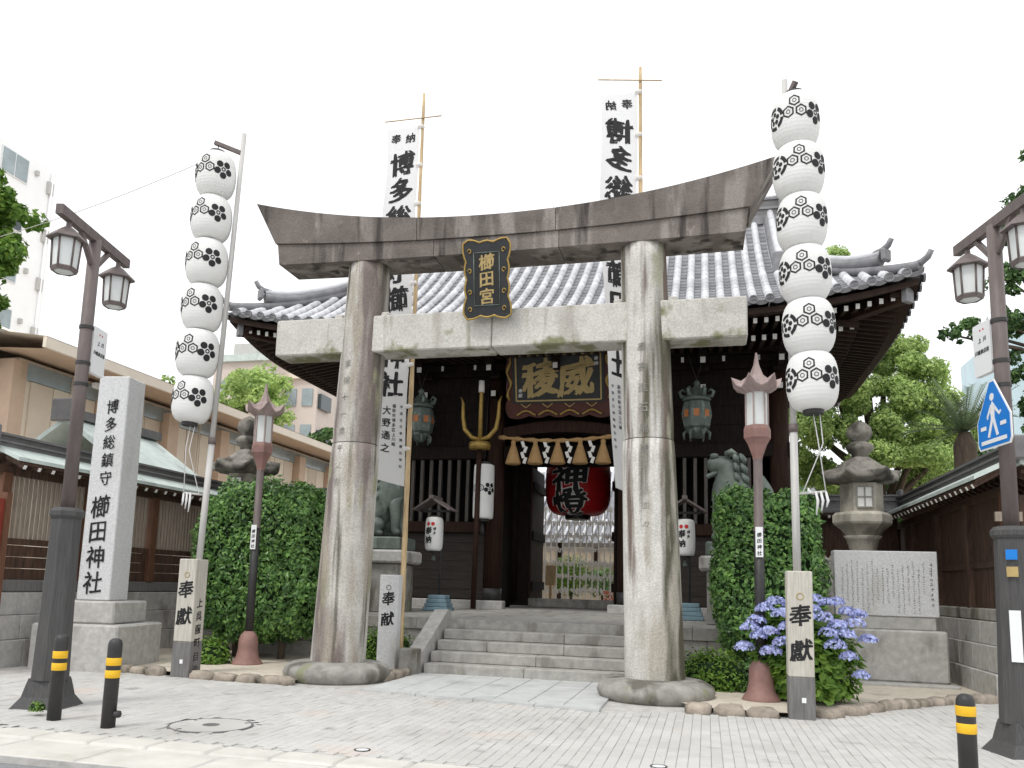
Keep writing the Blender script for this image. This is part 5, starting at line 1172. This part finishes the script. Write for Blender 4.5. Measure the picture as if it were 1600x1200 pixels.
for dx, z in heads:
    yy = -.62*math.sqrt(max(0, 1-(dx/.9)**2))*math.sqrt(max(.12, 1-(max(0, z-.55)/1.0)**2)); c = HC+V((dx, yy-.04, z)); mb = MB(); pp = []
    rr = random.uniform(.85, 1.2)
    for i in range(110):
        d = rnd_dir(); d.z = abs(d.z)*.8-.15; pp.append((c+V((d.x*.13*rr, d.y*.13*rr, d.z*.125*rr)), d))
    leaves(mb, pp, .05, .35, up=.2, asp=.9); mb.build('flower_head', PETAL, t)
# trees
def tree(name, lab, base, trunk, clumps, n, size, M, group=None, limbs=True, r0_=.3, up=.3):
    t = thing(name, lab, 'tree', base, group); b = V(base); tp = V(trunk)
    MB().tube([b, b+(tp-b)*.35+V((.15, .1, 0)), b+(tp-b)*.7+V((-.1, 0, 0)), tp], [r0_, r0_*.82, r0_*.66, r0_*.5], 10).build('trunk', TRUNK, t)
    tot = sum(c[1]**2 for c in clumps); pts = []
    for c, r in clumps:
        c = V(c)
        if limbs:
            m_ = (tp+c)/2+V((random.uniform(-.3, .3), random.uniform(-.3, .3), -.2)); s0 = b+(tp-b)*random.uniform(.6, 1)
            MB().tube([s0, m_, c], [r0_*.36, r0_*.22, r0_*.08], 6).build('limb', TRUNK, t)
        k = int(n*r*r/tot)
        subs = [(c+rnd_dir()*r*random.uniform(.3, .85), r*random.uniform(.28, .45)) for _ in range(9)]
        for i in range(k):
            sc, sr_ = random.choice(subs); d = rnd_dir(); d.z = d.z*.75+.12
            pts.append((sc+d*sr_*random.uniform(.55, 1.05), d))
    leaves(MB(), pts, size, .6, up=up, asp=.6).build('crown', M, t); return t
random.seed(5)
cl = [((4.4, 28, 12.3), .9), ((3.6, 28, 10.6), 1.5), ((4.6, 28.5, 11.2), 1.3), ((5.0, 28, 9.3), 1.6), ((6.3, 28, 8.9), 1.25), ((4.0, 27.5, 8.0), 1.5), ((5.6, 27.3, 7.6), 1.5), ((7.1, 28, 7.4), 1.35), ((7.9, 28.4, 6.5), 1.1), ((3.4, 27.5, 6.5), 1.3), ((4.9, 27.2, 6.1), 1.2), ((6.5, 27.4, 6.0), 1.3), ((2.6, 28, 5.6), 1.2), ((2.7, 28.5, 7.6), 1.4), ((7.4, 29, 5.4), 1.2), ((3.9, 28.0, 5.0), 1.0), ((5.8, 29, 10.4), .9)]
tree('camphor_tree', 'large bright green camphor tree rising behind the gate and boarded fence', (5.4, 28.5, .03), (5.4, 28.5, 5.2), cl, 120000, .125, LEAF_C, r0_=.42)
cl = [((random.uniform(-3, 12), random.uniform(33, 36), random.uniform(3.5, 6.2)), random.uniform(1.2, 1.7)) for _ in range(12)]
tree('evergreen_tree', 'dark evergreen mass behind the camphor tree and fence', (6, 34, .03), (6, 34, 4), [c for c in cl if c[0][0] > 1.5]+[((3, 33, 4.5), 1.6), ((5, 33, 4.2), 1.6), ((7, 33, 4.6), 1.7), ((9, 33.5, 5.4), 1.7), ((10.5, 33, 5), 1.7), ((1.5, 34, 5.2), 1.4)], 16000, .22, LEAF_D, r0_=.35)
cl = [((6.5, 18, 9.7), .6), ((6.1, 18, 8.9), .5), ((6.6, 18.2, 8.4), .7), ((6.0, 18, 7.9), .45), ((5.8, 18, 7.0), .42), ((5.25, 17.9, 6.85), .34), ((4.85, 17.8, 6.75), .26), ((6.2, 18.2, 7.2), .5), ((7.0, 18.3, 7.0), .9), ((6.4, 18.2, 6.1), .55), ((7.4, 18, 9.4), 1.1), ((6.6, 18.2, 5.2), .6), ((7.2, 18, 10.6), .8)]
tree('street_tree', 'dark-leaved tree with loose branches beyond the right street lamp', (7.8, 18.6, 0), (7.5, 18.4, 6.6), cl, 12000, .13, LEAF_D, r0_=.2)
cl = [((-13.35, 12.4, 8.5), .75), ((-13.2, 12.3, 7.5), .7), ((-12.95, 12.2, 8.0), .5), ((-13.5, 12.3, 6.9), .55), ((-14.5, 12.6, 8.3), 1.2), ((-14.6, 12.8, 7), 1.1), ((-13.0, 12.2, 7.2), .35)]
tree('roadside_tree', 'mid-green tree reaching into view before the white apartment block', (-14.6, 12.8, 0), (-14.5, 12.7, 6), cl, 9000, .15, LEAF_B, r0_=.2)
for lab, x, y, zt_, r in (('round green treetop behind the beige building, beside the lantern pole', -27.6, 38, 11.6, 1.5), ('round green treetop behind the beige building, below the pink apartment block', -23.4, 38, 11.6, 1.9), ('dark green treetop rising behind the beige roof next to the gate', -18.4, 40, 8.6, 1.6)):
    cl = [((x+random.uniform(-r, r), y+random.uniform(-r, r), zt_-random.uniform(0, 2.2)), r*.75) for _ in range(8)]
    tree('garden_tree', lab, (x, y, 0), (x, y, zt_-2.5), cl, 7000, .26, LEAF_C if 'dark' not in lab else LEAF_D, 'treetops behind the beige building', r0_=.25)
# sago palm
t = thing('sago_palm', 'sago palm with stiff arching fronds above the boarded fence', 'palm', (5.75, 20.5, 0)); top = V((5.72, 20.5, 5.25))
MB().tube([(5.8, 20.5, 0), (5.7, 20.5, 2.5), top-V((0, 0, .3)), top], [.22, .22, .24, .12], 12).build('trunk', TRUNK, t)
for k in range(34):
    a = k*2.4; el = random.uniform(.25, 1.25); L_ = random.uniform(1.3, 1.9); d = V((math.cos(a)*math.cos(el), math.sin(a)*math.cos(el), math.sin(el))); mb = MB(); P = []
    for i in range(9): q = i/8; P.append(top+d*L_*q+V((0, 0, -.55*q*q*math.cos(el))))
    mb.tube(P, [.018*(1-.7*i/8) for i in range(9)], 4)
    sd_ = d.cross(V((0, 0, 1))).normalized()
    for i in range(1, 25):
        q = i/25; p = top+d*L_*q+V((0, 0, -.55*q*q*math.cos(el)))
        for s in (-1, 1):
            e = p+(sd_*s*.22+d*.10)*(1-.5*q)+V((0, 0, .03)); o = len(mb.v); mb.v += [tuple(p-d*.012), tuple(p+d*.012), tuple(e)]; mb.f.append((o, o+1, o+2)); mb.mi.append(0); mb.sm.append(False)
    mb.build('frond', PALM, t)

# ================================================================ buildings around
t = thing('beige_hall', 'long beige hall with broad pale eaves and tan columns behind the slatted fence', 'building', (-22, 26, 0))
XW = -17.3
MB().bb(-30, XW, 17.2, 40, 0, 7.0).build('wall', BEIGE, t)
y = 17.6; k = 0
while y < 39.5:
    for q in range(3): MB().bb(XW, XW+.05, y+q*.8+.02, y+q*.8+.78, .4, 6.45).build('siding_panel', BEIGE if (k+q) % 3 else BEIGE2, t)
    MB().bb(XW, XW+.35, y+2.42, y+2.95, 0, 6.75).build('column', TAN, t); k += 1
    if k % 2 == 0: MB().bb(XW+.05, XW+.12, y+2.1, y+2.35, 3.4, 4.9).build('slit_window', GLASSD, t)
    y += 3.0
MB().bb(XW, XW+.1, 17.2, 40, 6.46, 6.9).build('clerestory_band', GLASS, t)
mb = MB(); mb.add([(XW-.3, 16.6, 7.12), (XW+1.5, 16.6, 7.0), (XW+1.5, 40.5, 7.0), (XW-.3, 40.5, 7.12)], [(0, 1, 2, 3)]); mb.build('soffit', TAN, t)
MB().bb(XW+1.45, XW+1.55, 16.4, 40.6, 6.98, 7.25).build('fascia', FASC, t)
mb = MB(); mb.add([(-24, 16.0, 8.4), (XW+1.56, 16.4, 7.26), (XW+1.56, 40.6, 7.26), (-24, 40.6, 8.4), (-31, 16, 7.2), (-31, 40.6, 7.2)], [(0, 1, 2, 3), (4, 0, 3, 5)]); mb.build('roof', FASC, t)
MB().bb(-30, XW-.3, 17.1, 17.18, 0, 6.9).build('front_wall', BEIGE2, t)
for k in range(14): MB().bb(-30, XW-.55, 17.05, 17.095, .3+k*.46, .3+k*.46+.44).build('siding_board', BEIGE2, t)
MB().bb(XW-.55, XW+.1, 16.95, 17.4, 0, 6.9).build('corner_column', TAN, t)
w = MB().bb(-22.6, -18.5, 16.98, 17.04, 4.7, 5.8).build('window', GLASSD, t)
for k in range(7): MB().bb(-22.6+k*.66, -22.52+k*.66, 16.95, 16.978, 4.7, 5.8).build('mullion', BRONZE, w)
MB().bb(-22.6, -18.5, 16.95, 16.977, 5.2, 5.28).build('transom', BRONZE, w)
mb = MB(); mb.prism([(-31, 6.9), (XW-.4, 6.6), (XW+.25, 7.45), (XW-1.0, 7.75), (-31, 7.9)], 14.9, 15.05); mb.build('porch_fascia', FASC, t)
mb = MB(); mb.add([(-31, 14.9, 6.9), (XW-.4, 14.9, 6.6), (XW-.4, 17.2, 6.6), (-31, 17.2, 6.9)], [(0, 1, 2, 3)]); mb.build('porch_soffit', TAN, t)
mb = MB(); mb.add([(-31, 14.9, 7.9), (XW-1.0, 14.9, 7.75), (XW+.25, 14.9, 7.45), (XW+.25, 17.2, 7.5), (XW-1, 17.2, 8), (-31, 17.2, 8.2)], [(0, 1, 4, 5), (1, 2, 3, 4)]); mb.build('porch_roof', FASC, t)
for y in (18.9, 21.9, 24.9): MB().tube([(XW+.2, y, .2), (XW+.2, y, 6.9)], .035, 6).build('downpipe', FASC, t)
MB().box((XW+.6, 19.4, 6.75), (.18, .34, .16), bev=.03).build('camera_housing', SIGNW, t)
# small outbuilding with copper gable roof
t = thing('small_pavilion', 'small pavilion with dark ridge and green copper roof behind the slatted fence', 'building', (-13.4, 16, 0))
MB().bb(-14.6, -12.4, 15.2, 17.4, 0, 3.9).build('wall', BEIGE, t)
for s in (-1, 1): mb = MB(); mb.add([(-13.5+s*1.5, 14.8, 3.75), (-13.5, 14.8, 4.75), (-13.5, 17.8, 4.75), (-13.5+s*1.5, 17.8, 3.75), (-13.5+s*1.5, 14.8, 3.85), (-13.5, 14.8, 4.87), (-13.5, 17.8, 4.87), (-13.5+s*1.5, 17.8, 3.85)], [(0, 1, 2, 3), (4, 5, 6, 7), (0, 1, 5, 4), (2, 3, 7, 6), (0, 4, 7, 3)]); mb.build('roof_slope', COPPER, t)
MB().bb(-13.65, -13.35, 14.7, 17.9, 4.85, 5.05).build('ridge', RIDGEM, t); MB().box((-13.5, 14.68, 4.98), (.5, .1, .5), bev=.08).build('ridge_end_tile', RIDGEM, t)
# white apartment block with windows
t = thing('apartment_block', 'tall white apartment block behind the left street lamp', 'building', (-50, 34, 0))
MB().bb(-64, -40, 18, 41, 0, 26.6).build('wall', APTW, t)
for f in range(8):
    z = 2.7+f*3.15+(.0)
    for y in (20, 24.2, 28.4, 32.6, 36.8):
        w = MB().bb(-40.05, -39.93, y, y+2.0, z, z+1.55).build('window', SIGNW, t); MB().bb(-39.99, -39.90, y+.08, y+.95, z+.08, z+1.47).build('pane', GLASS, w); MB().bb(-39.99, -39.90, y+1.05, y+1.92, z+.08, z+1.47).build('pane', GLASS if (f+int(y)) % 3 else GLASSD, w)
        MB().bb(-40.0, -39.8, y+2.5, y+2.7, z+.9, z+1.2).build('vent', POLE, t)
    MB().bb(-40.0, -39.85, 40.3, 40.75, z+.2, z+1.0).build('drain_hopper', POLE, t)
MB().tube([(-39.9, 40.6, 0), (-39.9, 40.6, 26.5)], .08, 6).build('drain_pipe', APTW, t)
t = thing('apartment_block', 'pinkish apartment block with grey-green roof trim beyond the beige hall', 'building', (-33, 60, 0))
MB().bb(-37.6, -32.6, 56, 70, 0, 18.2).build('wall', APTP, t); MB().bb(-32.6, -29.6, 58, 70, 0, 17.2).build('wing', APTP, t); MB().bb(-37.9, -32.4, 55.7, 70, 18.2, 18.75).build('roof_trim', COPPER, t); MB().bb(-36.6, -34.6, 57, 60, 18.75, 20).build('roof_plant', POLE, t); MB().bb(-32.5, -29.4, 57.7, 70, 17.2, 17.6).build('roof_trim', FASC, t)
for f in range(5):
    z = 3.8+f*2.9
    for x in (-36.8, -35.1, -33.5): w = MB().bb(x-.5, x+.5, 55.9, 56.02, z, z+1.35).build('window', GLASS, t); MB().bb(x-.04, x+.04, 55.85, 55.9, z, z+1.35).build('mullion', SIGNW, w)
    for x in (-31.8, -30.4): MB().bb(x-.45, x+.45, 57.9, 58.02, z-.4, z+1.0).build('window', GLASS, t)
    MB().bb(-29.8, -29.3, 58.2, 60, z-.6, z+.6).build('balcony', GLASSD, t)
t = thing('glass_tower', 'distant pale blue glass office tower beyond the right street lamp', 'building', (22, 60, 0))
MB().bb(19.5, 40, 56, 70, 0, 19.5).build('curtain_wall', GLTOW, t)
for k in range(6): MB().bb(19.45, 40, 55.9, 56, 3+k*3, 3.25+k*3).build('floor_band', POLE, t)
for k in range(8): MB().bb(19.6+k*2.5, 19.75+k*2.5, 55.85, 55.9, 0, 19.5).build('mullion', SIGNW, t)

# ================================================================ inner courtyard seen through the passage
t = thing('worship_hall', 'low tiled-roof hall with pale walls seen through the gate passage', 'building', (-5, 38, 0))
MB().bb(-16, 6, 38, 46, 0, 4.0).build('wall', BEIGE, t)
for k in range(12): MB().bb(-15.5+k*1.75, -15.3+k*1.75, 37.9, 38.0, 0, 4.0).build('post', WOOD2, t)
MB().bb(-16, 6, 37.92, 37.99, 1.3, 2.4).build('lattice_band', WOODG, t)
mb = MB(); mb.add([(-17.5, 36.4, 3.9), (7.5, 36.4, 3.9), (6.5, 42, 7.4), (-16.5, 42, 7.4), (-17.5, 47.6, 3.9), (7.5, 47.6, 3.9)], [(0, 1, 2, 3), (3, 2, 5, 4)]); rf = mb.build('roof', TILEP, t)
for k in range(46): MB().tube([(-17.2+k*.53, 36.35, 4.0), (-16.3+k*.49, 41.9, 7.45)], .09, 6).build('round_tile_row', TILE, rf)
t = thing('votive_screen', 'pale lattice screen hung with paper slips inside the gate', 'screen', (-4.5, 27.5, .03)); 
for k in range(27): MB().bb(-7.5+k*.2, -7.46+k*.2, 27.48, 27.52, .03, 4.1).build('upright', WHITEP, t)
for k in range(9): MB().bb(-7.6, -2.3, 27.455, 27.478, .5+k*.45, .53+k*.45).build('rail', WHITEP, t)
random.seed(8); mb = MB()
for i in range(900): mb.box((random.uniform(-7.4, -2.5), 27.44-random.uniform(0, .03), .55+.45*random.randint(2, 8)-random.uniform(.0, .12)), (.045, .012, .13), Matrix.Rotation(random.uniform(-.4, .4), 3, 'Y'))
tag(mb.build('paper_slips', WHITEP, t), kind='stuff')
t = thing('inner_shelter', 'small tiled shelter behind the votive screen', 'building', (-6, 31, .03))
for x in (-8, -5.4, -3): MB().bb(x-.08, x+.08, 30.9, 31.1, 0, 3.2).build('post', WOOD2, t)
mb = MB(); mb.add([(-9, 29.8, 3.1), (-2.2, 29.8, 3.1), (-2.4, 31.4, 4.0), (-8.8, 31.4, 4.0), (-9, 33, 3.1), (-2.2, 33, 3.1)], [(0, 1, 2, 3), (3, 2, 5, 4)]); rf = mb.build('roof', TILEP, t)
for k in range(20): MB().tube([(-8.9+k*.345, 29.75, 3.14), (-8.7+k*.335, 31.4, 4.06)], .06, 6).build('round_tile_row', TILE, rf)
MB().bb(-8, -3, 31.3, 31.4, .4, 2.4).build('back_board', BEIGE2, t)
def shrub2(lab, c, r, n, M): 
    t = thing('courtyard_shrub', lab, 'shrub', (c[0], c[1], .03)); pts = []
    for i in range(n): d = rnd_dir(); pts.append((V(c)+d*r*random.uniform(.5, 1), d))
    leaves(MB(), pts, .12, .5).build('foliage', M, t); MB().tube([(c[0], c[1], 0), c], .05, 6).build('stem', TRUNK, t)
shrub2('bushy green shrub behind the votive screen in the courtyard', (-4.55, 28.6, 1.9), .75, 1500, LEAF_B); shrub2('smaller green shrub by the pale fence of the courtyard', (-3.5, 28.9, 1.7), .6, 900, LEAF_H)
t = thing('wooden_notice', 'tan wooden notice board on a post just inside the gate', 'notice board', (-4.75, 25.6, .03)); MB().box((-4.72, 25.6, 1.85), (.34, .04, .62), bev=.01).build('board', BAMB, t); MB().bb(-4.76, -4.68, 25.6, 25.66, 0, 1.6).build('post', BAMB, t)
q = thing('red_flower_bed', 'low bed of vermilion flowers behind the threshold', 'flowers', (-2.6, 25.8, .03)); random.seed(4); pp = [(V((random.uniform(-3.1, -1.9), random.uniform(25.6, 26), random.uniform(1.1, 1.42))), V((0, -.5, 1))) for _ in range(260)]; leaves(MB(), pp, .09, .5).build('blossoms', VERM, q); MB().bb(-3.15, -1.85, 25.55, 26.05, .03, 1.1, bev=.03).build('planter', GRAN_D, q)
# overhead wire
mb = MB(); mb.tube([V((-12.6, 10.8, 6.9)).lerp(V((-7.85, 11.2, 8.35)), i/12)+V((0, 0, -.12*math.sin(math.pi*i/12))) for i in range(13)], .006, 4); tag(mb.build('overhead_wire', POLE, loc=(-12.6, 10.8, 6.9)), 'thin overhead wire running from the left tree to the lantern pole', 'wire')
